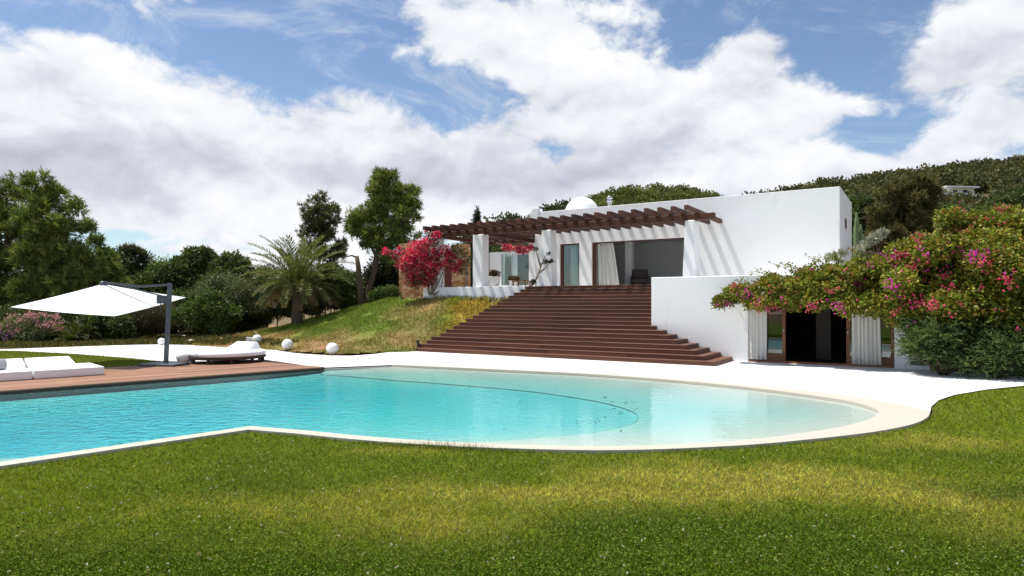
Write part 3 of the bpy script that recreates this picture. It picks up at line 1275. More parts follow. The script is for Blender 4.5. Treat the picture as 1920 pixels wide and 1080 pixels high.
# porch at the left end: back wall pieces, stone, glazed bay
pb = 8.6
st = MB()
sx0, sx1 = hs(748, 4.0), hs(800, 4.0)
wx0, wx1 = hs(762, 4.0), hs(784, 4.0)
st.box(sx0, wx0, 4.0, 4.45, 2.0, 5.3).box(wx1, sx1, 4.0, 4.45, 2.0, 5.3).box(wx0, wx1, 4.0, 4.45, 2.0, 3.35).box(wx0, wx1, 4.0, 4.45, 4.35, 5.3)
part(st, 'stone_wall', 'ochre_stone')
part(MB().box(wx0, wx1, 4.36, 4.42, 3.35, 4.35), 'shutter', 'red_door')
qx0, qx1 = hs(847, pb), hs(873, pb)
part(MB().box(qx0, qx1, pb, pb + .5, TZ - .1, 5.6), 'stone_wall', 'ochre_stone')
rx0 = hs(818, pb)
part(MB().box(rx0, qx0 - .01, pb + .1, pb + .2, TZ, 5.2), 'door', 'red_door')
gx0, gx1 = hs(937, pb), hs(995, pb)
bf = MB()
bf.box(gx0, gx0 + .10, pb, pb + .2, TZ + .25, 5.0).box(gx1 - .1, gx1, pb, pb + .2, TZ + .25, 5.0).box(gx0 + .1, gx1 - .1, pb, pb + .2, 4.85, 5.0)
bf.box(gx0 - .05, gx1 + .05, pb - .08, pb + .25, TZ, TZ + .25)
bay = part(bf, 'bay_frame', 'whitewash')
gm = (gx0 * .62 + gx1 * .38)
part(MB().box(gx0 + .1, gm - .02, pb + .09, pb + .11, TZ + .25, 4.85), 'pane', 'glass', bay)
part(MB().box(gm + .02, gx1 - .1, pb + .09, pb + .11, TZ + .25, 4.85), 'pane', 'glass', bay)
part(MB().box(gm - .02, gm + .02, pb + .07, pb + .13, TZ + .25, 4.85), 'mullion', 'whitewash', bay)
part(MB().box(hs(995, pb), aL, pb - .2, pb + .1, TZ, 5.4), 'porch_wall', 'whitewash')
part(MB().box(gm + .12, gx1 - .12, pb + .5, pb + .55, TZ, 4.84), 'dark_reflection_panel', 'interior_dark', bay)  # dark panel added behind the right pane in place of its dark reflection
part(MB().box(gx0 - 2.2, gx1 - .1, pb + 2.2, pb + 2.3, TZ, 5.2), 'porch_wall', 'interior_wall')


# ------------------------------------------------------------------ pergola
perg = empty('pergola', h2w(-9, 3.1, TZ), TH)
tag(perg, 'dark brown timber pergola of heavy rafters over the terrace', 'pergola')
PO = Vector((-9, 3.1, TZ))


def pbar(name, p, q, w, h):
    """a timber with its own frame so that the grain runs along it"""
    p, q = Vector(p), Vector(q)
    ln = (q - p).length
    me = MB().box(-ln / 2, ln / 2, -w / 2, w / 2, -h / 2, h / 2)
    o = me.build(name, 'beam_timber', perg)
    o.location = (p + q) / 2 - PO
    d = q - p
    o.rotation_euler = (0, -math.atan2(d.z, d.xy.length), math.atan2(d.y, d.x))
    bevel(o, .012, 1)
    return o


ra = hs(1287, 1.9)
k = 0
while True:
    a = ra - .55 * k
    if a < -16.2:
        break
    far = D - .01 if a > aL + .1 else 8.75
    j = random.uniform(-.04, .04)
    pbar('rafter', (a + random.uniform(-.015, .015), 1.9 + j, 5.755), (a, far, 5.745), .17, .185)
    k += 1
pbar('beam', (-16.5, 3.32, 5.535), (-9.4, 3.32, 5.535), .22, .25)
pbar('beam', (-9.395, 3.32, 5.537), (-1.95, 3.32, 5.537), .22, .25)
pbar('beam', (-16.5, 8.5, 5.535), (aL - .35, 8.5, 5.535), .20, .24)
for a in (-16.2, -13.4):
    pbar('cross_beam', (a, 3.45, 5.50), (a, 8.38, 5.50), .18, .2)
for a in (-12.9, -13.3):
    pbar('post', (a, 8.5, TZ), (a, 8.5, 5.41), .14, .14) if a == -13.3 else None


# ------------------------------------------------------------------ timber stairs
stairs = empty('timber_staircase', h2w(-8, -2.3, 0), TH)
tag(stairs, 'wide dark brown timber staircase climbing from paving to terrace', 'staircase')
SO = Vector((-8, -2.3, 0))


def board(name, x0, x1, y0, y1, z0, z1, parent):
    me = MB().box(-(x1 - x0) / 2, (x1 - x0) / 2, -(y1 - y0) / 2, (y1 - y0) / 2, -(z1 - z0) / 2, (z1 - z0) / 2)
    o = me.build(name, 'stair_timber', parent)
    o.location = Vector(((x0 + x1) / 2, (y0 + y1) / 2, (z0 + z1) / 2)) - (SO if parent is stairs else Vector())
    return o


for i in range(NST):
    z1 = RISE * (i + 1)
    b0 = -2.32 + TREAD * i
    left = -13.0 + 2.5 * i / (NST - 1) - random.uniform(0, .12)
    right = -.47 - .39 * i if i < 8 else a0 - .012
    if i >= 8:
        right = a0 - .012
    depth = TREAD + .04 if i < NST - 1 else .42
    step = board('step', left + .03, right - .03, b0 + .045, b0 + depth + .05, max(z1 - RISE - .10, -.03) , z1 - .038, stairs)
    so_ = step.location + SO

    def sub(name, x0, x1, y0, y1, zz0, zz1):
        o = board(name, x0, x1, y0, y1, zz0, zz1, step)
        o.location = o.location - so_
        bevel(o, .006, 1)
    # risers and tread boards in lengths
    cuts = sorted([left + .01, right - .002] + [left + (right - left) * (q + random.uniform(-.12, .12)) / 4 for q in (1, 2, 3)])
    for c0, c1 in zip(cuts[:-1], cuts[1:]):
        sub('riser_board', c0 + .002, c1 - .002, b0 + .008, b0 + .044, z1 - RISE + .002 + (i == 0) * .004, z1 - .040)
    half = (depth - .006) / 2
    for r in range(2):
        cuts = sorted([left, right] + [left + (right - left) * (q + random.uniform(-.2, .2)) / 3 for q in (1, 2)])
        for c0, c1 in zip(cuts[:-1], cuts[1:]):
            sub('tread_board', c0 + .002, c1 - .002, b0 + r * (half + .006), b0 + r * (half + .006) + half, z1 - .036, z1 - random.uniform(0, .003))
    if i < 8:      # boarded right end, running back to the wall
        sub('end_board', right - .029, right - .004, b0 + .046, -.008, z1 - RISE + .004, z1 - .040)
        if b0 + depth + .02 < -.02:
            sub('tread_board', right - .42, right, b0 + depth + .004, -.008, z1 - .036, z1 - .001)

# short post at the foot of the stairs
p = gp(784, 658)
bo = empty('bollard_light', (p.x, p.y, 0))
tag(bo, 'short dark bollard at the left foot of the stairs', 'bollard')
MB().box(-.055, .055, -.055, .055, -.03, .42).build('post', 'dark_rattan', bo)
MB().box(-.065, .065, -.065, .065, .422, .46).build('cap', 'dark_rattan', bo)


# ------------------------------------------------------------------ curtains
def curtain(label, x0, x1, b, z0, z1, folds, gather=0.0, amp=.05, lean=0.0):
    root = h2w((x0 + x1) / 2, b, z0)
    n = folds * 10
    m = MB()
    th = .006
    nz = 9
    for side in (-1, 1):
        for r in range(nz):
            t = r / (nz - 1)
            z = (z1 - z0) * t
            for i in range(n + 1):
                s = i / n
                wdt = (x1 - x0) * (1 - gather * t)
                xx = -(x1 - x0) / 2 + wdt * s + lean * (1 - t)
                ph = s * folds * 2 * math.pi
                yy = amp * (math.sin(ph + .5 * math.sin(ph * .37 + 1)) * (1 - .35 * t) + .35 * math.sin(ph * 2.3 + 2 * t))
                m.v.append((xx, yy + side * th / 2, z))
    row = n + 1
    blk = nz * row
    for r in range(nz - 1):
        for i in range(n):
            a = r * row + i
            m.f.append((a, a + 1, a + row + 1, a + row))
            m.f.append((blk + a, blk + a + row, blk + a + row + 1, blk + a + 1))
    for i in range(n):
        m.f.append((i, blk + i, blk + i + 1, i + 1))
        a = (nz - 1) * row + i
        m.f.append((a, a + 1, blk + a + 1, blk + a))
    o = m.build('curtain', 'curtain_white', None, True)
    o.location = root
    o.rotation_euler = (0, 0, TH)
    tag(o, label, 'curtain')
    return o


curtain('pale curtain at the left side of the lower doors, beside the stairs', hs(1404, .02), hs(1438, .02), .02, .09, OT - .01, 4, 0, .045)
curtain('wide pale curtain at the right side of the lower doors', hs(1597, .02), hs(1653, .02), .02, .07, OT - .01, 7, .05, .045)
curtain('white curtain hanging in the large upper terrace opening', hs(1117, D + .3), hs(1161, D + .3), D + .36, TZ + .02, zt + .1, 5, .28, .06)
curtain('narrow white curtain behind the small upper glass door', hs(1068, D + .35), hs(1087, D + .35), D + .42, TZ + .02, zt + .1, 3, .5, .05)
curtain('pale curtain behind the glass of the porch bay', gx0 + .12, gm - .1, pb + .3, TZ + .27, 4.95, 4, 0, .05)


# ------------------------------------------------------------------ timber deck
DK = deck0.copy()
ddir = (deck1 - deck0).normalized()
DRZ = math.atan2(ddir.y, ddir.x)
dnor = Vector((ddir.y, -ddir.x, 0))                        # towards the back of the deck
if dnor.y < 0:
    dnor = -dnor
deck = empty('timber_deck', (DK.x, DK.y, 0), DRZ)
tag(deck, 'reddish timber deck along the far left side of the pool', 'deck')
# in the deck frame local x runs left along the pool and local y towards the pool (negative = back)
sgn = 1 if Vector((-math.sin(DRZ), math.cos(DRZ), 0)).dot(dnor) > 0 else -1
for i in range(31):
    y0 = i * .145 - .06
    x0 = max(0, y0) * .22 - .03
    cuts = [x0, x0 + random.uniform(2.5, 4.5), x0 + random.uniform(6, 8.5), 12.0 + random.uniform(-1, 1), 17]
    for c0, c1 in zip(cuts[:-1], cuts[1:]):
        o = MB().box(-(c1 - c0) / 2 + .002, (c1 - c0) / 2 - .002, -.070, .070, -.014, .014).build('deck_board', 'deck_timber', deck)
        o.location = ((c0 + c1) / 2, sgn * (y0 + .0725), .022 + random.uniform(-.0015, .0015))
fa = MB().box(-.03, 17, min(sgn * -.05, sgn * .02), max(sgn * -.05, sgn * .02), -.075, .007).build('fascia', 'dark_rattan', deck)
MB().box(0.0, 17, min(sgn * .03, sgn * 4.4), max(sgn * .03, sgn * 4.4), -.065, .0065).build('subframe', 'dark_rattan', deck)


def soft_box(name, x0, x1, y0, y1, z0, z1, mat, parent, r=.05):
    o = MB().box(x0, x1, y0, y1, z0, z1).build(name, mat, parent)
    bm = bmesh.new()
    bm.from_mesh(o.data)
    bmesh.ops.bevel(bm, geom=bm.edges[:], offset=r, segments=3, profile=.5, affect='EDGES')
    bm.to_mesh(o.data)
    bm.free()
    o.data.polygons.foreach_set('use_smooth', np.ones(len(o.data.polygons), dtype=bool))
    return o


# low white lounge modules on the left; local x to the left along the deck, y to the back
c0 = gp(197, 703, .036)
DZ = .037


def lounge(x0, x1, label, right_end):
    rt = empty('lounge_module', c0 + ddir * ((x0 + x1) / 2), DRZ)
    tag(rt, label, 'lounger')
    w = (x1 - x0) / 2 - .01
    s = sgn
    ys = sorted((0.0, s * 1.65))
    soft_box('base_cushion', -w, w, ys[0], ys[1], 0.002, .235, 'cushion_white', rt, .035)
    # sloped backrest along the rear
    m = MB()
    e0 = -w + (.45 if right_end else 0)
    yb0, yb1, yb2 = s * .95, s * 1.50, s * 1.64
    prof = [(yb0, .237), (yb2, .237), (yb2, .46), (yb1, .46)]
    m.v = [(e0 + .10 * (right_end and i >= 2), y, z) for i, (y, z) in enumerate(prof)] + [(w, y, z) for y, z in prof]
    m.f = [(0, 1, 2, 3), (7, 6, 5, 4), (0, 4, 5, 1), (1, 5, 6, 2), (2, 6, 7, 3), (3, 7, 4, 0)]
    o = m.build('backrest', 'cushion_white', rt)
    bevel(o, .03, 3)
    return rt


lounge(0, 1.60, 'low white lounge module whose free end faces the umbrella', True)
lm = lounge(1.62, 3.6, 'low white lounge module at the left picture edge with grey pillow', False)
pw = c0 + ddir * 2.35 + dnor * .75
pl = soft_box('pillow', -.28, .28, -.10, .10, -.14, .14, 'grey_cushion', None, .07)
pl.location = pw + Vector((0, 0, .38))
pl.rotation_euler = (R(-35) * sgn, 0, DRZ)
tag(pl, 'grey pillow lying on the left white lounge module', 'pillow')

# round daybed
dbc = Vector(((427 - 960) / F * 22.2, 22.2, .037))
db = empty('round_daybed', dbc, R(-25))
tag(db, 'round daybed with white mattress on dark rattan frame with short legs', 'daybed')
MB().lathe([(1.10, .13), (1.19, .13), (1.22, .15), (1.22, .20), (1.19, .215), (1.0, .215)], 40).build('frame', 'dark_rattan', db, True)
for i in range(10):
    an = 2 * math.pi * i / 10
    MB().box(-.04, .04, -.04, .04, 0, .135).build('leg', 'dark_rattan', db).location = (1.12 * math.cos(an), 1.12 * math.sin(an), 0)
MB().lathe([(1.14, .217), (1.20, .235), (1.225, .29), (1.20, .36), (1.12, .385), (.6, .395), (.0, .397)], 48).build('mattress', 'cushion_white', db, True)
m = MB()
m.hexa([(-.55, .35, .395), (.55, .35, .395), (.55, .95, .395), (-.55, .95, .395), (-.45, .78, .64), (.45, .78, .64), (.42, .93, .62), (-.42, .93, .62)])
o = m.build('headrest', 'cushion_white', db)
bevel(o, .05, 3)

# spherical garden lamps
gl_px = [(303, 641, 31.5, .17, 'small white globe lamp far behind the umbrella pole'),
         (482, 641, 30.4, .21, 'white globe lamp beside the small white box at the bank'),
         (539, 648, 27.9, .235, 'white globe lamp at the bank, second from the stairs'),
         (623, 655, 25.6, .235, 'white globe lamp at the bank nearest the stairs')]
for u, v, yy, r, lab in gl_px:
    x = (u - 960) / F * yy
    zb = max(0.0, float(bank_h(np.array([x]), np.array([yy]))[0])) + .005
    e = empty('globe_lamp', (x, yy, zb))
    tag(e, lab, 'globe lamp', 'white globe lamps at the foot of the bank')
    prof = [(r * math.cos(t), r + r * math.sin(t)) for t in np.linspace(-1.35, 1.5, 18)]
    MB().lathe(prof, 28).build('globe', 'globe_white', e, True)
    MB().lathe([(r * .36, -.01), (r * .36, .02), (r * .25, .03)], 16).build('base', 'grey_metal', e)
x = gp(345, 683)
e = empty('pouf_lamp', (x.x, x.y, .038))
tag(e, 'flattened white globe seat between umbrella base and round daybed', 'pouf')
MB().lathe([(.235 * math.cos(t) ** .8 if math.cos(t) > 0 else .01, .19 + .19 * math.sin(t)) for t in np.linspace(-1.35, 1.5, 18)], 28).build('globe', 'globe_white', e, True)
MB().lathe([(.10, 0.0), (.10, .012)], 16).build('base', 'grey_metal', e)
x = Vector(((468 - 960) / F * 30.6, 30.6, 0))
zb = max(0, float(bank_h(np.array([x.x]), np.array([x.y]))[0]))
bx_ = empty('utility_box', (x.x, x.y, zb))
tag(bx_, 'small white utility box next to a globe lamp at the bank', 'utility box')
bevel(MB().box(-.13, .13, -.09, .09, 0, .26).build('cabinet', 'pot_white', bx_), .01)
MB().box(-.145, .145, -.105, .105, .261, .285).build('lid', 'pot_white', bx_)

# ------------------------------------------------------------------ cantilever umbrella
pb_ = gp(311, 685, .036)
um = empty('cantilever_umbrella', pb_)
tag(um, 'white square cantilever umbrella on dark grey pole over the deck', 'umbrella')
Pr, Pl, Pn = at(348, 558, 22.9), at(20, 576, 20.3), at(215, 593, 19.6)
Pc = (Pr + Pl) / 2
Pb = Pc * 2 - Pn
apex = at(193, 533, Pc.y)
corners = [Pr, Pn, Pl, Pb]
m = MB()
NS = 8
cidx = {}


def cv(p):
    m.v.append(tuple(p - pb_))
    return len(m.v) - 1


for k in range(4):
    c0_, c1_ = corners[k], corners[(k + 1) % 4]
    rows = []
    for i in range(NS + 1):
        t = i / NS
        e0 = apex.lerp(c0_, t)
        e1 = apex.lerp(c1_, t)
        row = []
        for j in range(i + 1):
            s = j / max(i, 1)
            p = e0.lerp(e1, s)
            sag = .03 * t * math.sin(math.pi * s) + .02 * math.sin(math.pi * t)
            cen = Pc
            hv = (cen - p)
            p = p + Vector((hv.x, hv.y, 0)) * (.015 * math.sin(math.pi * s) * t) - Vector((0, 0, sag))
            row.append(cv(p))
        rows.append(row)
    for i in range(NS):
        for j in range(i + 1):
            m.f.append((rows[i][j], rows[i + 1][j], rows[i + 1][j + 1]))
            if j < i:
                m.f.append((rows[i][j], rows[i + 1][j + 1], rows[i][j + 1]))
can = m.build('canopy', 'canvas_white', um)
sd = can.modifiers.new('thick', 'SOLIDIFY')
sd.thickness = .008
for c in corners:
    MB().bar(apex - pb_ - Vector((0, 0, .14)), (c - pb_) * 1.0 - Vector((0, 0, .075)), .022, .03).build('rib', 'grey_metal', um)
MB().lathe([(.09, -.07), (.10, 0), (.10, .06), (.06, .10)], 14, tuple(apex - pb_)).build('hub', 'grey_metal', um, True)
ptop = at(319, 531, 21.3)
MB().bar((0, 0, .07), ptop - pb_, .10, .12).build('pole', 'grey_metal', um)
MB().bar(ptop - pb_ + Vector((.06, 0, -.04)), apex.lerp(ptop, .52) - pb_ + Vector((0, 0, -.09)), .05, .07).build('arm', 'grey_metal', um)
MB().bar(apex.lerp(ptop, .52) - pb_ + Vector((0, 0, -.09)), apex - pb_ + Vector((0, 0, .06)), .07, .08).build('arm', 'grey_metal', um)
sp = at(317, 558, 21.3)
MB().bar(sp - pb_, apex - pb_ + Vector((.05, 0, .09)), .03, .04).build('strut', 'grey_metal', um)
cr = pb_.lerp(ptop, .80) + Vector((-.03, -.05, 0))
MB().box(cr.x - pb_.x - .09, cr.x - pb_.x + .13, -.16, .06, cr.z - pb_.z - .14, cr.z - pb_.z + .12).build('crank_box', 'grey_metal', um)
hp = [cr - pb_ + Vector((-.08, -.1, .1)), cr - pb_ + Vector((-.17, -.12, .0)), cr - pb_ + Vector((-.16, -.12, -.3)), cr - pb_ + Vector((-.05, -.1, -.55))]
MB().tube(hp, .014, 6).build('crank_handle', 'grey_metal', um, True)
bs = MB().box(-.62, .62, -.42, .42, 0.0, .065).build('base_plate', 'grey_metal', um)
bs.location = (-.05, 0, .004)
bs.rotation_euler = (0, 0, R(-8))
bevel(bs, .015)

# ------------------------------------------------------------------ pots and table on the porch
for u, v, b, r, lab in ((925, 540, 4.6, .36, 'large whitewashed pot with rust brown plant on the porch'), (964, 535, 6.8, .27, 'smaller white pot with dark brown plant before the porch bay')):
    a_ = hs(u, b)
    wpt = h2w(a_, b, TZ)
    e = empty('planter', wpt)
    tag(e, lab, 'planter')
    MB().lathe([(r * .62, 0.0), (r * .95, r * .7), (r * 1.0, r * 1.45), (r * 1.06, r * 1.5), (r * 1.06, r * 1.62), (r * .9, r * 1.62)], 24).build('pot', 'pot_white', e, True)
    foliage('plant', [(wpt.x + dx, wpt.y + dy, wpt.z + r * 1.95, r * .75, r * .75, r * .5) for dx, dy in ((-.12, 0), (.14, .05), (0, -.1))], 900, .10, .035, [(.14, .07, .03), (.10, .055, .03), (.18, .11, .05), (.07, .07, .03)], 'leaf', e, wpt)
wpt = h2w(hs(978, 5.6), 5.6, TZ)
e = empty('low_table', wpt, TH)
tag(e, 'low brown timber table on the porch beside the column', 'table')
MB().box(-.42, .42, -.30, .30, .33, .38).build('table_top', 'door_timber', e)
for sx in (-1, 1):
    for sy in (-1, 1):
        MB().box(sx * .36 - .03, sx * .36 + .03, sy * .25 - .03, sy * .25 + .03, 0, .329).build('leg', 'door_timber', e)
# in the upper room: an armchair and a table lamp
wpt = h2w(hs(1200, 9.0), 9.0, TZ + .016)
e = empty('armchair', wpt, TH + R(20))
tag(e, 'dark armchair inside the upper room beside the pillar', 'chair')
soft_box('seat', -.4, .4, -.38, .38, .18, .45, 'dark_leather', e, .05)
soft_box('backrest', -.4, .4, .30, .46, .40, .98, 'dark_leather', e, .05)
for sx in (-1, 1):
    soft_box('armrest', sx * .44 - .06, sx * .44 + .06, -.38, .40, .16, .62, 'dark_leather', e, .04)
for sx in (-1, 1):
    for sy in (-1, 1):
        MB().box(sx * .34 - .03, sx * .34 + .03, sy * .3 - .03, sy * .3 + .03, 0, .181).build('leg', 'dark_leather', e)

# ------------------------------------------------------------------ far villa on the hillside
sgu = (1808 - 960) / F
best = None
for t in np.linspace(.2, .95, 200):
    xx, yy, zz_ = surf_r(np.array([1808.0]), np.array([t]))
    v = HZ - (zz_[0] - CAM_Z) / yy[0] * F
    if best is None or abs(v - 376) < best[0]:
        best = (abs(v - 376), float(xx[0]), float(yy[0]), float(zz_[0]))
_, vx, vy, vz_ = best
fv = empty('hillside_house', (vx, vy, vz_ + 1.2), R(6))
tag(fv, 'distant low white modern house on the wooded hillside', 'house')
S = vy / F
MB().box(-50 * S, 30 * S, 0, 8, -1.5, 6 * S).build('wall', 'whitewash', fv)
MB().box(-25 * S, 25 * S, 1.0, 8, 6 * S + .01, 17 * S).build('wall', 'whitewash', fv)
MB().box(-40 * S, 28 * S, -.8, 8.5, 17 * S + .01, 19.5 * S).build('roof', 'whitewash', fv)
MB().box(30 * S, 52 * S, 1, 7, -1.5, 3 * S).build('wall', 'whitewash', fv)
for i, (x0_, x1_, z0_, z1_, y_) in enumerate(((-18, -9, 9, 14, .98), (2, 12, 9, 14, .98), (-5, 12, 1, 4.5, -.02), (-40, -28, 1, 4, -.02))):
    MB().box(x0_ * S, x1_ * S, y_ - .02, y_, z0_ * S, z1_ * S).build('window', 'black_screen', fv)


# ------------------------------------------------------------------ trees and shrubs
def gz(x, y):
    return float(bank_h(np.array([x]), np.array([y]))[0])


def root_at(u, Y, z=None):
    x = (u - 960) / F * Y
    return Vector((x, Y, (max(-.05, gz(x, Y)) if z is None else z)))


def simple_tree(name, label, u, Y, blobs, n, L, W, cols, style, group, mat, lean=0, tr=.16, split=3, inner=.35, base_z=None, cat='tree'):
    b = root_at(u, Y, base_z)
    cl = pine_clumps(blobs, Y) if style == 'pine' else sub_clumps(blobs, Y, split)
    topz = max(c[2] for c in cl)
    tx = b.x + lean
    paths = [([b - Vector((0, 0, .1)), Vector((b.x + lean * .4, Y, b.z + (topz - b.z) * .45)), Vector((tx, Y, topz - .2))], [tr, tr * .7, tr * .2])]
    for c in random.sample(cl, min(7, len(cl))):
        h = b.z + (c[2] - b.z) * .55
        paths.append(([Vector((b.x + lean * .4 * (h - b.z) / max(.1, topz - b.z), Y, h)), Vector(c[:3])], [tr * .35, tr * .08]))
    return tree(name, label, cat, tuple(b), cl, n, L, W, cols, paths, style, group, mat, inner)


GT = 'trees along the left of the garden'
simple_tree('pine_tree', 'tall pine at the left picture edge behind the lounge', 12, 40,
            [(19, 336, 7), (5, 350, 9), (38, 356, 8), (18, 352, 14), (0, 372, 24), (38, 372, 18), (15, 395, 34), (-25, 400, 40), (30, 440, 42), (-10, 470, 50), (40, 500, 44), (0, 540, 52), (-30, 520, 50), (20, 590, 45), (-50, 450, 45), (45, 560, 40)], 52000, .34, .045, PINE, 'pine', GT, 'needle')
simple_tree('pine_tree', 'broad tall pine above the umbrella, with several pointed tops', 92, 38,
            [(57, 338, 7), (85, 335, 7), (110, 360, 8), (139, 379, 7), (166, 420, 8), (98, 356, 8), (58, 352, 11), (84, 350, 10), (110, 372, 14), (72, 372, 18), (95, 395, 24), (60, 405, 22), (128, 400, 18), (145, 392, 10), (80, 430, 30), (120, 435, 28), (155, 430, 16), (95, 470, 36), (145, 470, 28), (60, 480, 30), (110, 510, 38), (160, 505, 26), (70, 540, 36), (130, 550, 36), (90, 585, 34), (150, 585, 30)], 54000, .32, .045, PINE, 'pine', GT, 'needle')
simple_tree('pine_tree', 'lower pine at the right flank of the broad tall pine', 188, 41,
            [(180, 460, 14), (190, 485, 20), (172, 500, 22), (205, 510, 20), (185, 530, 30), (215, 545, 26), (175, 565, 30), (205, 590, 30)], 26000, .30, .045, PINE, 'pine', GT, 'needle')
simple_tree('pine_tree', 'small round-topped dark pine beyond the umbrella', 245, 47,
            [(242, 472, 14), (225, 488, 14), (262, 486, 15), (245, 505, 24), (280, 510, 15), (215, 515, 18), (265, 535, 26), (230, 545, 26), (290, 545, 16)], 26000, .30, .05, [(.09, .095, .045), (.12, .12, .055), (.065, .075, .036)], 'pine', GT, 'needle')
simple_tree('evergreen_tree', 'dense evergreen tree behind the umbrella pole', 366, 46,
            [(360, 480, 17), (385, 478, 15), (340, 492, 16), (375, 500, 26), (405, 496, 18), (345, 520, 26), (385, 530, 30), (320, 525, 18), (315, 560, 24), (360, 560, 30)], 26000, .22, .10, GREEN_DARK, 'leaf', GT, 'leaf')
simple_tree('evergreen_tree', 'dense evergreen tree just left of the palm crown', 440, 44,
            [(432, 486, 13), (450, 495, 16), (418, 500, 15), (440, 515, 26), (470, 520, 22), (425, 540, 28), (460, 550, 30), (500, 540, 26), (490, 570, 26)], 24000, .22, .10, GREEN_DARK, 'leaf', GT, 'leaf')
simple_tree('pine_tree', 'slim pine standing directly behind the palm', 598, 48,
            [(590, 377, 10), (606, 374, 9), (574, 392, 10), (598, 395, 18), (622, 396, 12), (580, 412, 15), (610, 418, 18), (632, 412, 9), (590, 435, 18), (618, 440, 16), (570, 440, 13), (600, 462, 22), (640, 462, 14), (580, 475, 20), (625, 485, 22)], 17000, .30, .05, [(.085, .10, .042), (.11, .12, .05), (.14, .14, .06)], 'pine', GT, 'needle')
# the tall leaning pine with a bare trunk
Yp = 39
b = root_at(690, Yp)
blobs = [(712, 335, 12), (730, 332, 12), (722, 352, 20), (748, 358, 16), (768, 362, 13), (705, 365, 14), (735, 378, 24), (765, 385, 18), (708, 390, 16), (752, 408, 24), (722, 412, 22), (776, 410, 11), (690, 398, 12), (668, 408, 13),
         (690, 420, 16), (735, 436, 22), (660, 425, 12), (700, 440, 18), (758, 434, 16), (672, 440, 12), (715, 462, 16), (688, 458, 12), (748, 462, 16), (778, 450, 9), (735, 482, 14)]
cl = pine_clumps(blobs, Yp)
t1 = at(705, 480, Yp)
tree('pine_tree', 'tall pine with leaning bare trunk left of the pergola', 'tree', tuple(b), cl, 33000, .30, .045, PINE,
     [([b, at(692, 540, Yp), at(704, 500, Yp), t1, at(722, 420, Yp), at(735, 350, Yp)], [.20, .18, .15, .14, .10, .03]),
      ([t1, at(690, 450, Yp + .4), at(672, 420, Yp + .5)], [.09, .06, .02]),
      ([t1, at(735, 455, Yp - .3), at(760, 400, Yp - .4)], [.09, .06, .02]),
      ([at(694, 532, Yp), at(683, 520, Yp), at(684, 500, Yp)], [.08, .05, .03])], 'pine', GT, 'needle')
Yd = 37.5
b = root_at(678, Yd)
e = empty('dead_tree', b)
tag(e, 'broken bare tree trunk standing on the bank beside the leaning pine', 'tree')
MB().tube([Vector((0, 0, -.1)), at(675, 540, Yd) - b, at(672, 500, Yd) - b, at(669, 480, Yd) - b], [.22, .17, .14, .11], 9).build('trunk', 'bark', e, True)
MB().tube([at(669, 483, Yd) - b, at(660, 479, Yd) - b, at(650, 481, Yd) - b], [.07, .05, .03], 6).build('branch', 'bark', e, True)
# shrubs
GS = 'shrubs along the foot of the trees'


def shrub(label, u, Y, blobs, n, L, W, cols, style='leaf', mat='leaf', name='shrub', split=3, bz=None, inner=.3):
    return simple_tree(name, label, u, Y, blobs, n, L, W, cols, style, GS, mat, 0, .05, split, inner, bz, 'shrub')


shrub('bright green rounded shrub right of the umbrella pole', 385, 36.5, [(380, 585, 22), (352, 592, 20), (410, 585, 22), (395, 565, 20), (430, 590, 18), (365, 605, 18), (415, 606, 16)], 17000, .16, .08, SHRUB)
shrub('grey-green loose shrub between evergreens and palm', 440, 38.5, [(430, 545, 24), (400, 550, 22), (460, 545, 22), (385, 570, 18), (450, 570, 24), (480, 575, 20), (415, 525, 16)], 18000, .15, .045, OLIVE)
shrub('dark shrub right of the palm trunk', 610, 39, [(600, 540, 24), (630, 545, 24), (585, 560, 20), (650, 530, 22), (615, 520, 20), (640, 560, 16)], 15000, .17, .08, GREEN_DARK)
shrub('dark tall bush between leaning pine and stone wall', 735, 42, [(725, 500, 24), (745, 520, 24), (715, 530, 26), (735, 545, 22), (755, 500, 18), (700, 520, 20)], 16000, .17, .08, [(.020, .030, .012), (.030, .040, .014), (.040, .046, .018)])
shrub('low light green hedge left of the stone wall', 725, 36.6, [(715, 552, 13), (735, 550, 13), (700, 556, 11), (748, 556, 9)], 9000, .13, .06, SHRUB)
shrub('dark bush beneath the umbrella canopy', 210, 36, [(205, 600, 24), (235, 605, 20), (180, 600, 24), (245, 625, 14), (190, 625, 16), (225, 628, 14)], 14000, .16, .08, GREEN_DARK, bz=0)
shrub('dry twiggy shrub behind the umbrella pole', 285, 37, [(280, 600, 22), (300, 580, 22), (265, 575, 22), (310, 605, 16), (285, 622, 10)], 12000, .14, .03, [(.10, .085, .045), (.07, .065, .03), (.13, .10, .06)], bz=0)
shrub('dark filler bush under the palm', 500, 40, [(500, 575, 20), (530, 565, 20), (480, 590, 14), (515, 550, 20), (545, 540, 18)], 12000, .16, .08, GREEN_DARK)
shrub('dark low bush behind the oleander', 60, 37, [(20, 600, 30), (60, 610, 30), (110, 600, 30), (-20, 610, 30), (140, 610, 22)], 15000, .17, .08, GREEN_DARK, bz=0)


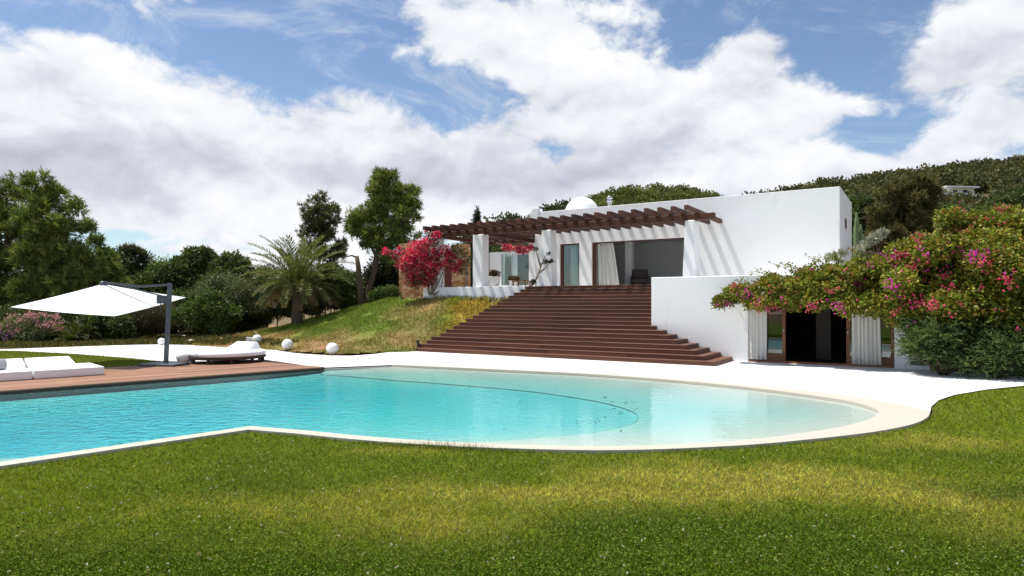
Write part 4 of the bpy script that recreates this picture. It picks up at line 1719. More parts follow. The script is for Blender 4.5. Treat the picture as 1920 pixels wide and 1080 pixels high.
for i, (u, Y, v, hw, lab) in enumerate(((300, 41, 585, 26, 'dense green bush just right of the umbrella pole, low by the bank'), (345, 42, 580, 28, 'low dense bush under the evergreen behind the pole'), (470, 40.5, 585, 22, 'low bush at the left foot of the palm'),
                                        (520, 44, 560, 26, 'dense bush directly behind the palm trunk'), (570, 45, 540, 28, 'dense bush seen between the palm fronds'), (660, 43, 540, 24, 'dense bush behind the broken trunk'), (700, 43, 545, 22, 'dense bush behind the leaning trunk'), (260, 40, 600, 24, 'dense bush left of the umbrella pole'), (620, 47, 520, 28, 'tall bush below the slim pine'), (400, 42, 600, 24, 'low bush behind the bright green shrub'), (440, 41, 605, 18, 'low bush closing the hedge left of the palm'), (585, 41, 562, 18, 'low bush right behind the palm base'), (95, 44, 555, 44, 'dark bush deep behind the broad pine'), (305, 46, 520, 30, 'dense tall bush filling the gap behind the umbrella pole top'), (500, 47, 525, 30, 'dense tall bush at the left of the palm crown'), (210, 46, 510, 34, 'dense tall bush left of the small round pine'), (25, 45, 560, 44, 'dark bush deep behind the pine at the picture edge'), (165, 45, 560, 38, 'dark bush deep behind the umbrella canopy'), (640, 42, 552, 18, 'low bush behind the top of the grassy bank'))):
    shrub(lab, u, Y, [(u + random.gauss(0, 6), v + random.gauss(0, 5) + k_ * hw * .5, hw * random.uniform(.6, .9)) for k_ in (-1, -.4, .2, .8)] + [(u - hw, v + hw * .4, hw * .7), (u + hw, v + hw * .5, hw * .7), (u - hw * .5, v + hw, hw * .6), (u + hw * .5, v + hw, hw * .6)], 9500, .18, .085, [GREEN_DARK, SHRUB, OLIVE][i % 3] if i % 4 else GREEN_DARK)


def flowering(name, label, u, Y, blobs, n, fl, cols, fcols, cat='shrub', bz=0, fs=.07, L=.16, W=.045):
    t = simple_tree(name, label, u, Y, blobs, n, L, W, cols, 'leaf', None, 'leaf', 0, .04, 3, .3, bz, cat)
    cl = sub_clumps(blobs, Y, 2)
    heads = clump_points(cl, max(6, fl // 14), .95, .3)[0] + np.array([0, -.15, .05])
    P = np.repeat(heads, 14, 0) + rng.normal(size=(len(heads) * 14, 3)) * .07
    T = rng.normal(size=P.shape) + np.array([0, -.3, .6])
    b = np.array(t.location)
    kites('flowers', P - b, T, fs * (.6 + .8 * rng.random(len(P))), fs * .8, pick(fcols, len(P), .15), 'petal', t)['kind'] = 'stuff'
    return t


flowering('oleander', 'pale pink flowering oleander at the left beside the path', 65, 34.5, [(45, 612, 20), (75, 606, 20), (92, 622, 18), (55, 632, 18), (28, 630, 18), (80, 638, 14)], 12000, 4200, [(.10, .13, .045), (.13, .155, .06)], [(.62, .30, .36), (.70, .42, .45), (.55, .22, .30)])
flowering('flowering_bush', 'mauve flowering bush at the far left edge', -2, 33.5, [(-5, 636, 16), (8, 640, 10), (-20, 640, 14)], 3000, 420, [(.06, .08, .03)], [(.40, .18, .42), (.5, .26, .5)])


# ------------------------------------------------------------------ palms
def palm(name, label, base, trunk_h, tr, nf, flen, cols, cat='palm', elev=(-.28, 1.45), leaflet=.42):
    e = empty(name, base)
    tag(e, label, cat)
    if trunk_h > 0:
        n = 14
        pts = [(0.03 * i / n, 0, -.1 + (trunk_h + .1) * i / n) for i in range(n + 1)]
        MB().tube(pts, [tr * (1.15 - .25 * i / n) * (1 + .10 * (i % 2)) for i in range(n + 1)], 12).build('trunk', 'palm_bark', e, True)
    top = np.array([.03, 0, trunk_h])
    for k in range(nf):
        az = k * 2.39996 + random.uniform(-.2, .2)
        q = k / (nf - 1)
        el = elev[1] + (elev[0] - elev[1]) * q ** .8 + random.uniform(-.1, .1)
        ln = flen * random.uniform(.85, 1.1) * (.8 + .3 * math.sin(math.pi * min(1, q + .25)))
        m = 16
        p = top.copy()
        pts = [p.copy()]
        a = el
        for i in range(m):
            a -= (1.35 / m) * (.30 + i / m) * (.75 if el > .9 else 1.05 if el > 0 else .7)
            p = p + np.array([math.cos(az) * math.cos(a), math.sin(az) * math.cos(a), math.sin(a)]) * ln / m
            pts.append(p.copy())
        pts = np.array(pts)
        nl = 44
        ts = np.linspace(.12, .99, nl)
        f = ts * m
        i0 = np.clip(f.astype(int), 0, m - 1)
        P = pts[i0] + (pts[i0 + 1] - pts[i0]) * (f - i0)[:, None]
        ax = unit(pts[i0 + 1] - pts[i0])
        side = unit(np.cross(ax, np.array([0, 0, 1.0])))
        upv = np.cross(side, ax)
        P2 = np.concatenate([P, P, pts[:-1]])
        ll = leaflet * (.35 + .75 * np.sin(np.pi * (.12 + .80 * ts)))
        T2 = np.concatenate([ax * .75 + side * .75 + upv * .30, ax * .75 - side * .75 + upv * .30, pts[1:] - pts[:-1]])
        T2[:2 * nl] += rng.normal(size=(2 * nl, 3)) * .12
        LL = np.concatenate([ll, ll, np.linalg.norm(pts[1:] - pts[:-1], axis=1) * 1.25])
        WW = np.concatenate([np.full(2 * nl, .046), np.full(m, .04)])
        N2 = np.concatenate([upv + rng.normal(size=upv.shape) * .3, upv + rng.normal(size=upv.shape) * .3, np.tile([0.1, 0.1, 1], (m, 1))])
        cc = np.array(cols[random.randrange(len(cols))]) * random.uniform(.8, 1.2)
        if q > .82:
            cc = np.array((.20, .145, .07)) * random.uniform(.7, 1.1)
        C = np.tile(cc, (len(P2), 1)) * (1 + .12 * rng.normal(size=(len(P2), 1)))
        kites('frond', P2, T2, LL, WW, C, 'leaf', e, N2, .03)
    return e


Ypm = 36.0
pbz = root_at(557, Ypm)
palm('palm_tree', 'date palm with arching feathery fronds on the bank', pbz, 2.05, .27, 88, 3.05, [(.115, .145, .042), (.14, .16, .05), (.10, .125, .035), (.165, .17, .06)])
palm('cycad', 'low spreading cycad under the left end of the umbrella', root_at(150, 34.5, -.03), .35, .14, 26, 1.35, [(.06, .085, .022), (.085, .105, .03)], 'cycad', (0.0, 1.1), .26)
palm('cycad', 'small cycad by the path right of the oleander', root_at(128, 33.3, -.03), .12, .10, 18, .80, [(.07, .09, .02), (.10, .115, .03)], 'cycad', (0.0, 1.1), .18)

# cypress tip beyond the pergola
b = root_at(893, 60, 2.0)
cl = [(b.x + random.gauss(0, .05), 60, z, r, r, .7) for z, r in ((7.6, .62), (8.2, .60), (8.8, .52), (9.3, .42), (9.8, .28), (10.2, .15))] + [(b.x, 60, z, .7, .7, .8) for z in (3, 4, 5, 6, 7)]
tree('cypress', 'slender dark cypress rising beyond the pergola', 'tree', tuple(b), cl, 9000, .25, .06, [(.022, .034, .016), (.030, .042, .02)], [([b, (b.x, 60, 10)], [.2, .05])], 'leaf', None, 'needle')

# right side: brownish trees behind the vine, tall cactus, silvery shrub
GRT = 'trees between house and hillside'
simple_tree('pine_tree', 'olive brown tree rising right of the house roof', 1690, 43,
            [(1705, 340, 18), (1725, 352, 20), (1685, 358, 20), (1665, 375, 22), (1705, 380, 28), (1745, 372, 18), (1650, 400, 22), (1690, 410, 30), (1730, 405, 26), (1640, 430, 20), (1670, 440, 30), (1715, 445, 30), (1655, 460, 24), (1750, 430, 22), (1630, 455, 18)], 52000, .30, .055, [(.13, .125, .048), (.16, .15, .06), (.10, .11, .042), (.12, .095, .045)], 'pine', GRT, 'needle', base_z=2)
simple_tree('evergreen_tree', 'dark evergreen tree below the distant white house', 1800, 46,
            [(1790, 402, 18), (1765, 398, 16), (1820, 405, 18), (1850, 400, 16), (1880, 385, 20), (1910, 375, 24), (1800, 425, 24), (1860, 420, 24), (1770, 430, 20), (1940, 390, 26), (1750, 450, 20)], 30000, .22, .10, GREEN_DARK, 'leaf', GRT, 'leaf', base_z=2)
simple_tree('evergreen_tree', 'dark green tree hugging the rear corner of the house', 1625, 47,
            [(1612, 385, 18), (1630, 400, 18), (1605, 410, 18), (1640, 425, 18), (1615, 435, 22), (1600, 455, 18)], 20000, .22, .10, GREEN_DARK, 'leaf', GRT, 'leaf', base_z=2)
b = root_at(1606, 33, 2.6)
e = empty('column_cactus', b)
tag(e, 'pale green column cactus standing beside the house corner', 'cactus')
for i, (dx, dy, h, r) in enumerate(((0, 0, 4.0, .10), (.26, .1, 3.4, .09), (.45, .2, 2.9, .09), (.12, .35, 3.6, .09))):
    m = MB()
    ns = 14
    for r_ in range(9):
        t = r_ / 8
        rr = r * (1 if t < .85 else math.sqrt(max(.02, 1 - ((t - .85) / .16) ** 2)))
        for k in range(ns):
            q = rr * (1 + .16 * (k % 2))
            an = 2 * math.pi * k / ns
            m.v.append((dx + q * math.cos(an), dy + q * math.sin(an), h * t))
    for r_ in range(8):
        for k in range(ns):
            k2 = (k + 1) % ns
            m.f.append((r_ * ns + k, r_ * ns + k2, r_ * ns + ns + k2, r_ * ns + ns + k))
    m.f.append(tuple(8 * ns + k for k in range(ns)))
    m.build('stem', 'cactus_green', e)
shrub('silvery pale shrub above the vine at the house corner', 1645, 26, [(1640, 445, 9), (1655, 437, 8), (1628, 454, 8), (1612, 464, 7), (1580, 474, 6), (1560, 482, 6)], 2300, .13, .04, [(.30, .31, .24), (.22, .25, .17), (.38, .38, .31)], bz=2.8)


# ------------------------------------------------------------------ bougainvillea
VINE = [(.16, .205, .024), (.22, .26, .034), (.115, .16, .020), (.29, .28, .040), (.25, .16, .03)]
PINK = [(.64, .060, .15), (.70, .10, .18), (.58, .045, .17), (.72, .17, .17)]
MAG = [(.62, .035, .40), (.70, .07, .45)]


def vine_line(u):
    return 22.57 - (u - 1400) * (22.57 - 20.5) / 275 - .75


vb = []
for u, v, r in ((1345, 566, 14), (1365, 553, 18), (1390, 548, 22), (1415, 556, 24), (1440, 540, 24), (1465, 562, 22), (1480, 535, 24), (1500, 557, 28), (1525, 530, 28), (1545, 560, 28), (1565, 515, 28), (1580, 545, 32), (1600, 570, 24),
                (1605, 505, 28), (1620, 540, 34), (1640, 570, 30), (1645, 500, 30), (1665, 540, 36), (1680, 575, 32)):
    vb.append((u, v, r, vine_line(u)))
for u, v, r, yy in ((1690, 490, 34, 19.8), (1700, 540, 40, 19.3), (1710, 590, 38, 19.2), (1735, 455, 36, 20), (1745, 500, 42, 19.2), (1750, 560, 46, 18.8), (1740, 615, 34, 19.0), (1785, 425, 34, 20), (1790, 470, 44, 19.2), (1800, 530, 50, 18.6), (1800, 595, 46, 18.5),
                    (1835, 415, 34, 20), (1845, 460, 46, 19), (1855, 520, 52, 18.4), (1860, 590, 50, 18.2), (1885, 415, 36, 19.8), (1900, 470, 50, 18.8), (1915, 540, 56, 18.2), (1920, 610, 54, 18.0), (1945, 420, 44, 19.4), (1970, 490, 60, 18.4), (1980, 570, 60, 18), (2040, 450, 60, 19), (2050, 540, 70, 18.5)):
    vb.append((u, v, r, yy))
cl = []
for u, v, r, yy in vb:
    big_ = u > 1685
    for k in range(4 if big_ else 3):
        rm = r / F * yy
        dy = (k - .9) * rm * .85
        c = at(u + random.gauss(0, r * .35), v + random.gauss(0, r * .28), yy + dy)
        f = random.uniform(.62, .95)
        cl.append((c.x, c.y, c.z, rm * f, rm * f, rm * f * .8))
vroot = root_at(1770, 19.6, 0)
bv = empty('bougainvillea', vroot)
tag(bv, 'huge green bougainvillea with pink blooms draped over the lower doors', 'bougainvillea')
foliage('leaves', cl, 175000, .105, .072, VINE, 'leaf', bv, vroot, 'leaf', .30, .25, .15)['kind'] = 'stuff'
for i, (u, v, yy) in enumerate(((1735, 640, 19.3), (1790, 660, 18.9), (1850, 650, 18.6), (1700, 600, 19.6))):
    MB().tube([Vector((random.uniform(-.4, .6), random.uniform(-.2, .3), -.05)), at(u, v, yy) - vroot, at(u - 30, v - 120, yy + .3) - vroot, at(u - 90, v - 130, yy + .6) - vroot], [.07, .05, .035, .01], 7).build('stem', 'bark', bv, True)
# flowering heads
heads = []
for u, v, k, c in ((1443, 573, 150, 0), (1395, 550, 45, 1), (1432, 550, 45, 1), (1357, 571, 30, 1), (1556, 572, 60, 1), (1525, 578, 34, 0), (1548, 588, 40, 1), (1573, 577, 30, 1), (1590, 530, 60, 0), (1674, 538, 30, 1), (1725, 568, 85, 0), (1748, 573, 45, 0),
                   (1650, 462, 70, 1), (1612, 470, 40, 1), (1667, 485, 60, 1), (1692, 478, 40, 0), (1712, 502, 60, 0), (1755, 425, 60, 0), (1745, 442, 50, 0), (1725, 445, 40, 0), (1775, 515, 35, 0), (1828, 478, 45, 1), (1842, 490, 35, 0), (1840, 395, 35, 0), (1882, 396, 35, 0), (1795, 397, 30, 0),
                   (1825, 606, 35, 0), (1810, 632, 26, 0), (1840, 415, 25, 0), (1890, 530, 30, 0), (1780, 540, 25, 0), (1380, 535, 20, 0), (1405, 528, 20, 0), (1330, 578, 5, 1)):
    heads.append((u, v, k, c))
for i in range(130):
    q = random.choice(vb)
    heads.append((q[0] + random.gauss(0, 18), q[1] + random.gauss(0, 18), random.randint(2, 7), random.choice((0, 0, 0, 1))))
cla = np.array(cl)
PP, CC = [], []
for u, v, k, c in heads:
    s = (u - 960) / F
    t_ = (HZ - v) / F
    # front surface of the foliage along this line of growth
    best = None
    for q in cla:
        y = q[1]
        dx, dz = s * y - q[0], CAM_Z + t_ * y - q[2]
        dd = (dx / q[3]) ** 2 + (dz / q[5]) ** 2
        if dd < 1:
            yf = y - q[4] * math.sqrt(1 - dd) * .95
            if best is None or yf < best:
                best = yf
    if best is None:
        continue
    cpt = np.array([s * best, best, CAM_Z + t_ * best])
    sp_ = .045 + .010 * math.sqrt(k)
    PP.append(cpt + rng.normal(size=(max(4, int(k * 1.15)), 3)) * np.array([sp_ * 1.1, sp_ * .6, sp_ * .8]))
    CC.append(pick(MAG if c else PINK, max(4, int(k * 1.15)), .15))
PP, CC = np.concatenate(PP), np.concatenate(CC)
kites('flowers', PP - np.array(vroot), rng.normal(size=PP.shape) + np.array([0, -.5, .3]), .072, .062, CC, 'petal', bv)['kind'] = 'stuff'
# a few long shoots reaching out over the terrace edge
for i in range(26):
    u0 = random.uniform(1400, 1640)
    yv = vine_line(u0)
    p0 = at(u0, np.interp(u0, [1400, 1470, 1560, 1640], [535, 515, 488, 472]) + 8, yv)
    p1 = p0 + Vector((random.uniform(-.9, .1), random.uniform(-.2, .2), random.uniform(.1, .42)))
    MB().tube([p0 - vroot, p0.lerp(p1, .5) + Vector((0, 0, .05)) - vroot, p1 - vroot], [.008, .006, .004], 4).build('shoot', 'bark', bv)
    n_ = 16
    ts = rng.random((n_, 1))
    P = np.array(p0) + (np.array(p1) - np.array(p0)) * ts + rng.normal(size=(n_, 3)) * .03
    kites('shoot_leaves', P - np.array(vroot), rng.normal(size=P.shape), .09, .06, pick(VINE, n_), 'leaf', bv)['kind'] = 'stuff'

# juniper at the foot of the vine
JUN = [(.075, .125, .045), (.105, .16, .055), (.055, .09, .034), (.17, .22, .07)]
for lab, u, yy, blobs, n_ in (('dark blue-green juniper at the right end of the lower wall', 1770, 18.3, [(1735, 625, 20), (1760, 635, 24), (1790, 640, 26), (1750, 655, 22), (1785, 665, 22), (1720, 650, 14), (1810, 620, 22)], 22000),
                              ('light green juniper spreading at the right picture edge', 1870, 17.6, [(1850, 665, 26), (1885, 650, 30), (1915, 640, 34), (1890, 680, 18), (1930, 675, 24), (1850, 690, 12), (1950, 610, 34), (1820, 682, 14)], 26000)):
    b = root_at(u, yy, -.01)
    e = empty('juniper', b)
    tag(e, lab, 'juniper')
    c3 = sub_clumps(blobs, yy, 3, .9)
    P, d0, idx = clump_points(c3, n_ // 8, .25, .1)
    T0 = unit(d0 * np.array([1, .8, .35]) + np.array([-.35, -.1, .12]) + rng.normal(size=P.shape) * .25)
    P = np.repeat(P, 8, 0)
    T = np.repeat(T0, 8, 0)
    P = P + T * np.tile(np.linspace(0, .34, 8), n_ // 8)[:, None]
    T = T + rng.normal(size=T.shape) * .38
    C = np.repeat(pick(JUN, n_ // 8, .2), 8, 0)
    k = P[:, 2] > 0
    kites('foliage', P[k] - np.array(b), T[k], .10, .028, C[k], 'needle', e)['kind'] = 'stuff'
    for i in range(5):
        an = random.uniform(0, 6.28)
        MB().tube([(0, 0, -.03), (.4 * math.cos(an), .3 * math.sin(an), .3), (.9 * math.cos(an), .5 * math.sin(an), .6)], [.05, .035, .01], 6).build('stem', 'bark', e, True)
# soil bed under the plants on the right
bed = [gp(u, v) for u, v in ((1742, 694), (1790, 697), (1860, 702), (1920, 706), (2100, 716), (2400, 724))] + [gp(2400, 690), Vector((20, 24, 0)), h2w(aE + .05, .1)]
sh = sheet('planting_bed', [[(p.x, p.y, 0) for p in bed]], .012, 'soil')
tag(sh, 'brown soil bed under the junipers', 'bed', kind='structure')

# red bougainvillea on the porch columns
RED = [(.60, .018, .085), (.68, .032, .12), (.54, .014, .10), (.72, .10, .17)]
Yr = 34.0
b = root_at(808, 33.4)
e = empty('bougainvillea', b)
tag(e, 'crimson bougainvillea climbing the left porch columns', 'bougainvillea')
rb = [(800, 455, 14), (785, 468, 18), (812, 478, 14), (770, 482, 14), (790, 492, 22), (765, 500, 16), (808, 500, 16), (785, 515, 20), (770, 520, 12), (800, 525, 14), (775, 533, 10), (835, 470, 12), (845, 482, 12), (850, 500, 10), (830, 495, 10), (862, 492, 8), (740, 478, 9), (725, 470, 8), (752, 470, 10), (820, 440, 9), (800, 432, 7)]
c3 = sub_clumps(rb, Yr - .8, 2, .7)
foliage('flowers', c3, 5200, .10, .08, RED * 3 + [(.75, .40, .42)], 'petal', e, b, 'leaf', .4)['kind'] = 'stuff'
foliage('leaves', sub_clumps([(q[0] + 6, q[1] + 3, q[2]) for q in rb] + [(865, 475, 14), (875, 490, 12), (870, 510, 10), (850, 470, 14)], Yr - .7, 2, .8), 7500, .085, .05, [(.075, .070, .02), (.10, .08, .03), (.05, .06, .02)], 'leaf', e, b)['kind'] = 'stuff'
for pts in (((808, 553), (815, 520), (800, 480), (780, 455)), ((808, 553), (822, 530), (840, 490), (862, 462)), ((806, 553), (800, 530), (770, 500), (735, 475)), ((870, 545), (878, 510), (865, 485), (845, 470)), ((812, 553), (826, 545), (832, 515), (826, 470))):
    MB().tube([at(u, v, 33.4 - .1 * i) - b for i, (u, v) in enumerate(pts)], [.05, .035, .025, .01], 6).build('stem', 'grey_twig', e, True)
# pink blooms hanging under the pergola near the bay
b = h2w(hs(968, 3.6), 3.6, 5.4)
e = empty('bougainvillea', b)
tag(e, 'short spray of pink bougainvillea hanging under the pergola', 'bougainvillea')
c3 = sub_clumps([(960, 466, 7), (972, 468, 8), (985, 468, 8), (948, 464, 6), (996, 464, 6)], 31.2, 2)
foliage('flowers', c3, 2000, .08, .06, PINK + [(.75, .55, .55)], 'petal', e, b, 'leaf', .3)['kind'] = 'stuff'
MB().tube([at(930, 455, 31.2) - b, at(960, 463, 31.2) - b, at(1000, 463, 31.2) - b], [.02, .02, .01], 5).build('stem', 'grey_twig', e)
# bare climber on the column by the stairs
yc = 30.0
b = at(995, 538, yc)
e = empty('climber', b)
tag(e, 'almost leafless climber twisting up the column at the top of the stairs', 'climber')
for pts in (((995, 538), (1006, 522), (1014, 500), (1021, 482), (1028, 476)), ((1014, 500), (1008, 480), (1004, 469)), ((1016, 494), (1030, 491), (1042, 490)), ((1010, 512), (1020, 505), (1030, 494))):
    MB().tube([at(u, v, yc) - b for u, v in pts], [.045 * (1 - .8 * i / (len(pts) - 1)) + .006 for i in range(len(pts))], 6).build('stem', 'grey_twig', e, True)
foliage('leaves', sub_clumps([(1005, 468, 4), (1028, 476, 3), (1022, 491, 4), (1034, 490, 3), (1000, 530, 5)], yc - .1, 1), 260, .09, .06, [(.035, .04, .02), (.06, .05, .025)], 'leaf', e, b)['kind'] = 'stuff'

# ------------------------------------------------------------------ pale stones on the bank
stone_px = [(375, 625, 9), (358, 622, 6), (392, 633, 6), (255, 637, 5), (243, 640, 4), (268, 633, 4), (345, 633, 4), (447, 627, 4), (416, 637, 4), (430, 622, 3), (464, 617, 3), (186, 645, 4), (330, 637, 3), (480, 625, 3)]
wh = ['largest pale stone', 'pale stone', 'pale stone', 'pale stone']
for i, (u, v, r) in enumerate(stone_px):
    # walk along the sight line to the slope
    hit = None
    for yy in np.arange(26, 45, .1):
        p = at(u, v, yy)
        if p.z <= gz(p.x, p.y):
            hit = p
            break
    if hit is None:
        hit = at(u, v, 33)
        hit.z = max(0, gz(hit.x, hit.y))
    rm = r / F * hit.y
    bm = bmesh.new()
    bmesh.ops.create_icosphere(bm, subdivisions=2, radius=1)
    for vv_ in bm.verts:
        nn = mnoise.noise(vv_.co * 1.3 + Vector((i * 3.1, 0, 0)))
        vv_.co = vv_.co * (1 + .35 * nn)
        vv_.co = Vector((vv_.co.x * rm * 1.2, vv_.co.y * rm, vv_.co.z * rm * .62))
    me = bpy.data.meshes.new('stone')
    bm.to_mesh(me)
    bm.free()
    o = link_mesh('stone', me, 'stone_white', None, False)
    o.location = (hit.x, hit.y, max(0, gz(hit.x, hit.y)) + rm * .25)
    tag(o, 'largest pale stone lying on the bare bank' if i == 0 else 'small pale stone lying on the bare bank', 'stone', None if i == 0 else 'small stones on the bank')

# ------------------------------------------------------------------ dead leaves on the pool floor
lp = [(1128, 746), (1140, 752), (1160, 753), (1178, 757), (1186, 766), (1170, 769), (1120, 781), (1090, 784), (1108, 785), (1128, 783), (1080, 783), (1135, 776), (1155, 762), (1190, 758), (975, 748), (948, 796), (1168, 812), (1215, 770)]
P = []
for u, v in lp:
    for q in range(random.randint(1, 3)):
        p = gp(u + random.gauss(0, 5), v + random.gauss(0, 1.2), -.16)
        P.append((p.x, p.y, 0))
P = np.array(P)
P[:, 2] = pool_depth(P[:, :2]) + .008
tg = rng.normal(size=P.shape)
tg[:, 2] = 0
tag(kites('fallen_leaves', P, tg,   .06 * (.6 + rng.random(len(P))), .03, pick([(.05, .045, .02), (.08, .06, .03)], len(P)), 'leaf', None, np.tile([0, 0, 1.0], (len(P), 1)), .1), 'dark fallen leaves on the pool floor', 'leaves', kind='stuff')

# ------------------------------------------------------------------ grass
lawn_poly = [(p.x, p.y) for p in lawn_front]
N = 520000
yy = 3.6 * (17.0 / 3.6) ** (rng.random(N) ** 1.15)
xx = (rng.random(N) * 2 - 1) * (.86 * yy + .6)
xy = np.column_stack([xx, yy])
k = inpoly(xy, lawn_poly)
xx, yy = xx[k], yy[k]


def lawn_tone(x, y):
    """dry yellow patches and lush dark patches of the turf itself"""
    # warp so the patches are ragged
    wx = x + 1.6 * (fbm(x, y, 1.3, 41) - .5)
    wy = y + 1.0 * (fbm(x, y, 1.3, 43) - .5)

    def g(cx, cy, sx, sy):
        return np.exp(-((wx - cx) / sx) ** 2 - ((wy - cy) / sy) ** 2)
    dry = .95 * g(.4, 6.9, 2.4, .42) + .55 * g(-.6, 6.0, 1.3, .35) + .75 * g(3.0, 7.6, 1.9, .6) + .7 * g(4.6, 6.6, 1.3, .5) + .6 * g(1.6, 8.0, 1.2, .4) + .55 * g(6.2, 9.6, 1.6, .9) + .4 * g(-3, 6.4, 1.2, .5) + .5 * g(4.4, 5.6, 1.0, .35) + .45 * g(-1.6, 9.0, 1.2, .3)
    lush = .9 * g(2.0, 5.7, 1.8, .55) + .7 * g(-2.2, 5.0, 2.6, .6) + .8 * g(5.3, 6.9, .9, .55) + .6 * g(6.4, 8.6, 1.6, .5) + .7 * g(2.5, 4.7, 3, .5) + .4 * g(-3.5, 8.4, 1.6, .6)
    lush = lush + .60 * g(-1.5, 4.5, 7, .6) + .55 * g(4.8, 5.0, 2.5, .6) + .5 * g(-3.2, 7.2, 1.6, .5)
    n = fbm(x, y, .9, 51)
    m = fbm(x, y, .30, 61)
    return np.clip((dry + .6 * (n - .5) + .7 * (m - .5) - .12) * 1.35, 0, 1), np.clip((lush + .45 * (n - .5) + .7 * (m - .5) - .12) * 1.35, 0, 1)


def lawn_colour(x, y):
    dry, lush = lawn_tone(x, y)
    c = np.array([.185, .232, .016])[None] * np.ones((len(x), 1))
    c = c * (1 - dry[:, None]) + np.array([.54, .47, .085]) * dry[:, None]
    c = c * (1 - lush[:, None] * .85) + np.array([.056, .108, .005]) * lush[:, None] * .85
    return c


n = len(xx)
h = (.030 + .028 * rng.random(n)) * (.9 + .04 * yy)
T = rng.normal(size=(n, 3)) * np.array([.75, .75, .15]) + np.array([0, 0, .75])
C = lawn_colour(xx, yy) * (1 + .45 * rng.normal(size=(n, 1))).clip(.35, 2.2)
straw = rng.random(n) < .05 + .16 * lawn_tone(xx, yy)[0]
C[straw] = pick([(.36, .29, .13), (.28, .22, .10)], int(straw.sum()))
P = np.column_stack([xx, yy, np.full(n, LAWN_Z - .008)])
gr = kites('grass', P, T, h, .0052 * (.55 + .11 * yy) * (.7 + .7 * rng.random(n)), C, 'blade', None, None, 0, True)
tag(gr, 'short lawn grass with dry yellow and lush green patches', 'grass', kind='stuff')
# clover: small flat leaves and pale flower heads
N = 90000
yy = 3.8 * (10.0 / 3.8) ** rng.random(N)
xx = (rng.random(N) * 2 - 1) * (.84 * yy + .4)
cl_ = fbm(xx, yy, 1.4, 77)
dry, lush = lawn_tone(xx, yy)
k = inpoly(np.column_stack([xx, yy]), lawn_poly) & (cl_ + .5 * lush - .35 * dry > .52 + .25 * rng.random(N) - .1)
xx, yy = xx[k], yy[k]
n = len(xx)
T = rng.normal(size=(n, 3)) * np.array([1, 1, .35])
P = np.column_stack([xx, yy, LAWN_Z + .018 + .022 * rng.random(n)])
C = pick([(.075, .135, .010), (.11, .175, .018), (.042, .085, .006), (.18, .23, .04)], n, .3)
tag(kites('clover', P, T, .019 * (.7 + .05 * yy), .015 * (.7 + .05 * yy), C, 'blade', None, rng.normal(size=(n, 3)) * .4 + np.array([0, 0, 1]), .1), 'clover leaves growing through the lawn', 'clover', kind='stuff')
nf = 480
yy = 3.9 * (9.5 / 3.9) ** rng.random(nf)
xx = (rng.random(nf) * 2 - 1) * (.84 * yy + .4)
k = inpoly(np.column_stack([xx, yy]), lawn_poly) & (fbm(xx, yy, 1.4, 77) - .25 * np.clip((xx - 1) / 3, -1, 1) > .42)
xx, yy = xx[k], yy[k]
n = len(xx)
P = np.repeat(np.column_stack([xx, yy, LAWN_Z + .045 + .02 * rng.random(n)]), 8, 0)
T = unit(rng.normal(size=P.shape) + np.array([0, 0, .5]))
C = np.repeat(pick([(.55, .50, .40), (.45, .36, .24), (.62, .60, .52)], n, .15), 8, 0)
tag(kites('clover_flowers', P, T, .0125, .010, C, 'petal', None), 'small pale clover heads scattered over the lawn', 'clover flowers', kind='stuff')
# left lawn strip
poly = [(p.x, p.y) for p in lawn_left]
N = 110000
xx = rng.uniform(-24, -9, N)
yy = rng.uniform(15, 29, N)
k = inpoly(np.column_stack([xx, yy]), poly)
xx, yy = xx[k], yy[k]
n = len(xx)
C = np.array([.19, .205, .03]) * (1 + .3 * rng.normal(size=(n, 1))).clip(.4, 1.8) * (.75 + .5 * fbm(xx, yy, 1.2, 5)[:, None])
tag(kites('grass', np.column_stack([xx, yy, np.full(n, -.01)]), rng.normal(size=(n, 3)) * np.array([.7, .7, .1]) + np.array([0, 0, .8]), .06, .018, C, 'blade', None, None, 0, True), 'short grass of the lawn strip behind the deck', 'grass', kind='stuff')
# longer fringe along the lawn side of the coping
edge = cop_out[1:k0]
P, H = [], []
for i in range(len(edge) - 1):
    a_, b_ = edge[i], edge[i + 1]
    ln = (b_ - a_).length
    u_ = a_.x / a_.y * F + 960
    dens_ = 60 + 420 * math.exp(-((u_ - 800) / 160) ** 2) + 160 * math.exp(-((u_ - 500) / 60) ** 2)
    tall = .05 + .10 * math.exp(-((u_ - 830) / 90) ** 2)
    for q in range(int(ln * dens_)):
        t = random.random()
        p = a_.lerp(b_, t)
        nrm = Vector((b_.y - a_.y, -(b_.x - a_.x), 0)).normalized()
        p = p + nrm * abs(random.gauss(0, .05))
        P.append((p.x, p.y, LAWN_Z - .01))
        H.append(tall * random.uniform(.5, 1.3))
P, H = np.array(P), np.array(H)
tag(kites('edge_grass', P, rng.normal(size=P.shape) * np.array([.5, .5, .1]) + np.array([0, 0, .9]), H, .007, pick([(.14, .21, .03), (.10, .16, .022), (.22, .24, .06)], len(P)), 'blade', None, None, 0, True), 'longer grass fringe growing along the pool edge', 'grass', kind='stuff')
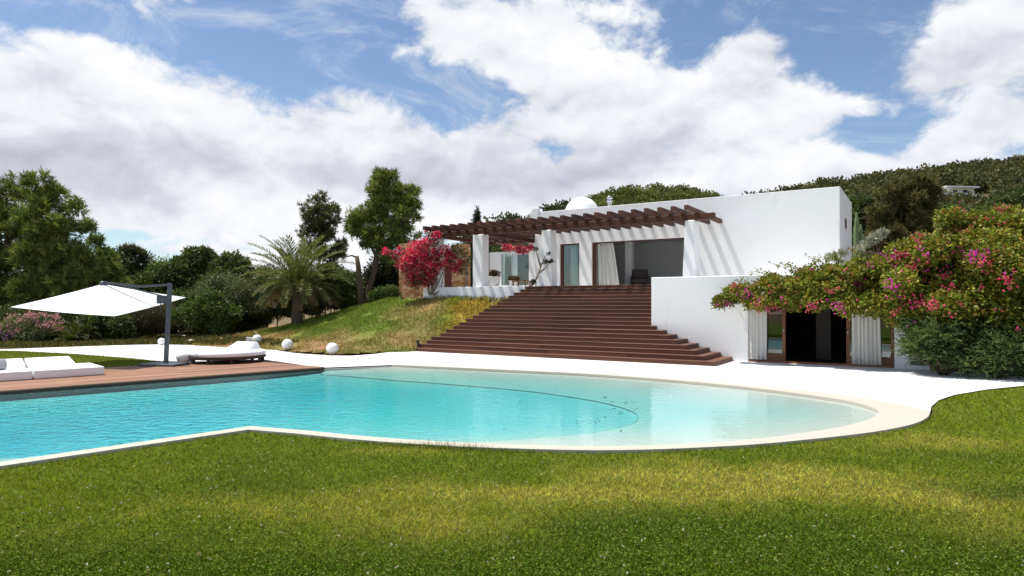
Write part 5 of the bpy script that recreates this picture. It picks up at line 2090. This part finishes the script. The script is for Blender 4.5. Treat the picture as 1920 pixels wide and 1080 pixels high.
# bank cover
N = 170000
a_ = rng.uniform(-30, -10.3, N)
b_ = rng.uniform(-6.4, 3.6, N)
X_ = HO.x + CA * a_ - SA * b_
Y_ = HO.y + SA * a_ + CA * b_
Z_ = bank_h(X_, Y_)
C, g_, yl = bank_cols(X_, Y_)
k = (Z_ > .0) & (rng.random(N) < .10 + .75 * np.maximum(g_ * (vnoise(X_, Y_, .8, 9) > .25), yl * (vnoise(X_, Y_, .35, 19) > .30))) & (a_ < -10.45 - np.clip((2.9 - b_) * .40, 0, 2.4))
k &= ~((b_ > 2.7) & (a_ > -19.2))
X_, Y_, Z_, C, yl, g_ = X_[k], Y_[k], Z_[k], C[k], yl[k], g_[k]
n = len(X_)
hh = (.05 + .13 * rng.random(n)) * (.55 + .7 * vnoise(X_, Y_, .6, 31)) * np.where(g_ + yl < .25, .55, 1)
C = C * (1 + .3 * rng.normal(size=(n, 1))).clip(.4, 1.9)
dryk = rng.random(n) < .12
C[dryk] = pick([(.26, .20, .10), (.20, .15, .08)], int(dryk.sum()))
tag(kites('bank_grass', np.column_stack([X_, Y_, Z_ - .01]), rng.normal(size=(n, 3)) * np.array([.6, .6, .15]) + np.array([0, 0, .7]), hh, .024 + .02 * yl, C, 'blade', None, None, .08), 'grass and low ground cover on the bank', 'grass', kind='stuff')
# rough verge under the trees on the left
N = 60000
X_ = rng.uniform(-34, -9, N)
Y_ = rng.uniform(29.5, 39, N)
v_ = HZ + CAM_Z * F / Y_
u_ = X_ / Y_ * F + 960
edge_v = np.interp(u_, [p[0] for p in reversed(north_px)], [p[1] for p in reversed(north_px)])
k = (v_ < edge_v - .6) & (bank_h(X_, Y_) < .25) & (vnoise(X_, Y_, .7, 3) > .22)
X_, Y_ = X_[k], Y_[k]
n = len(X_)
C = pick([(.085, .10, .03), (.12, .12, .045), (.06, .075, .02), (.20, .15, .075)], n, .25)
tag(kites('verge_grass', np.column_stack([X_, Y_, np.maximum(bank_h(X_, Y_), -.07)]), rng.normal(size=(n, 3)) * np.array([.6, .6, .15]) + np.array([0, 0, .7]), .10 + .16 * rng.random(n), .05, C, 'blade', None, None, .08), 'rough dark grass verge under the trees behind the path', 'grass', kind='stuff')
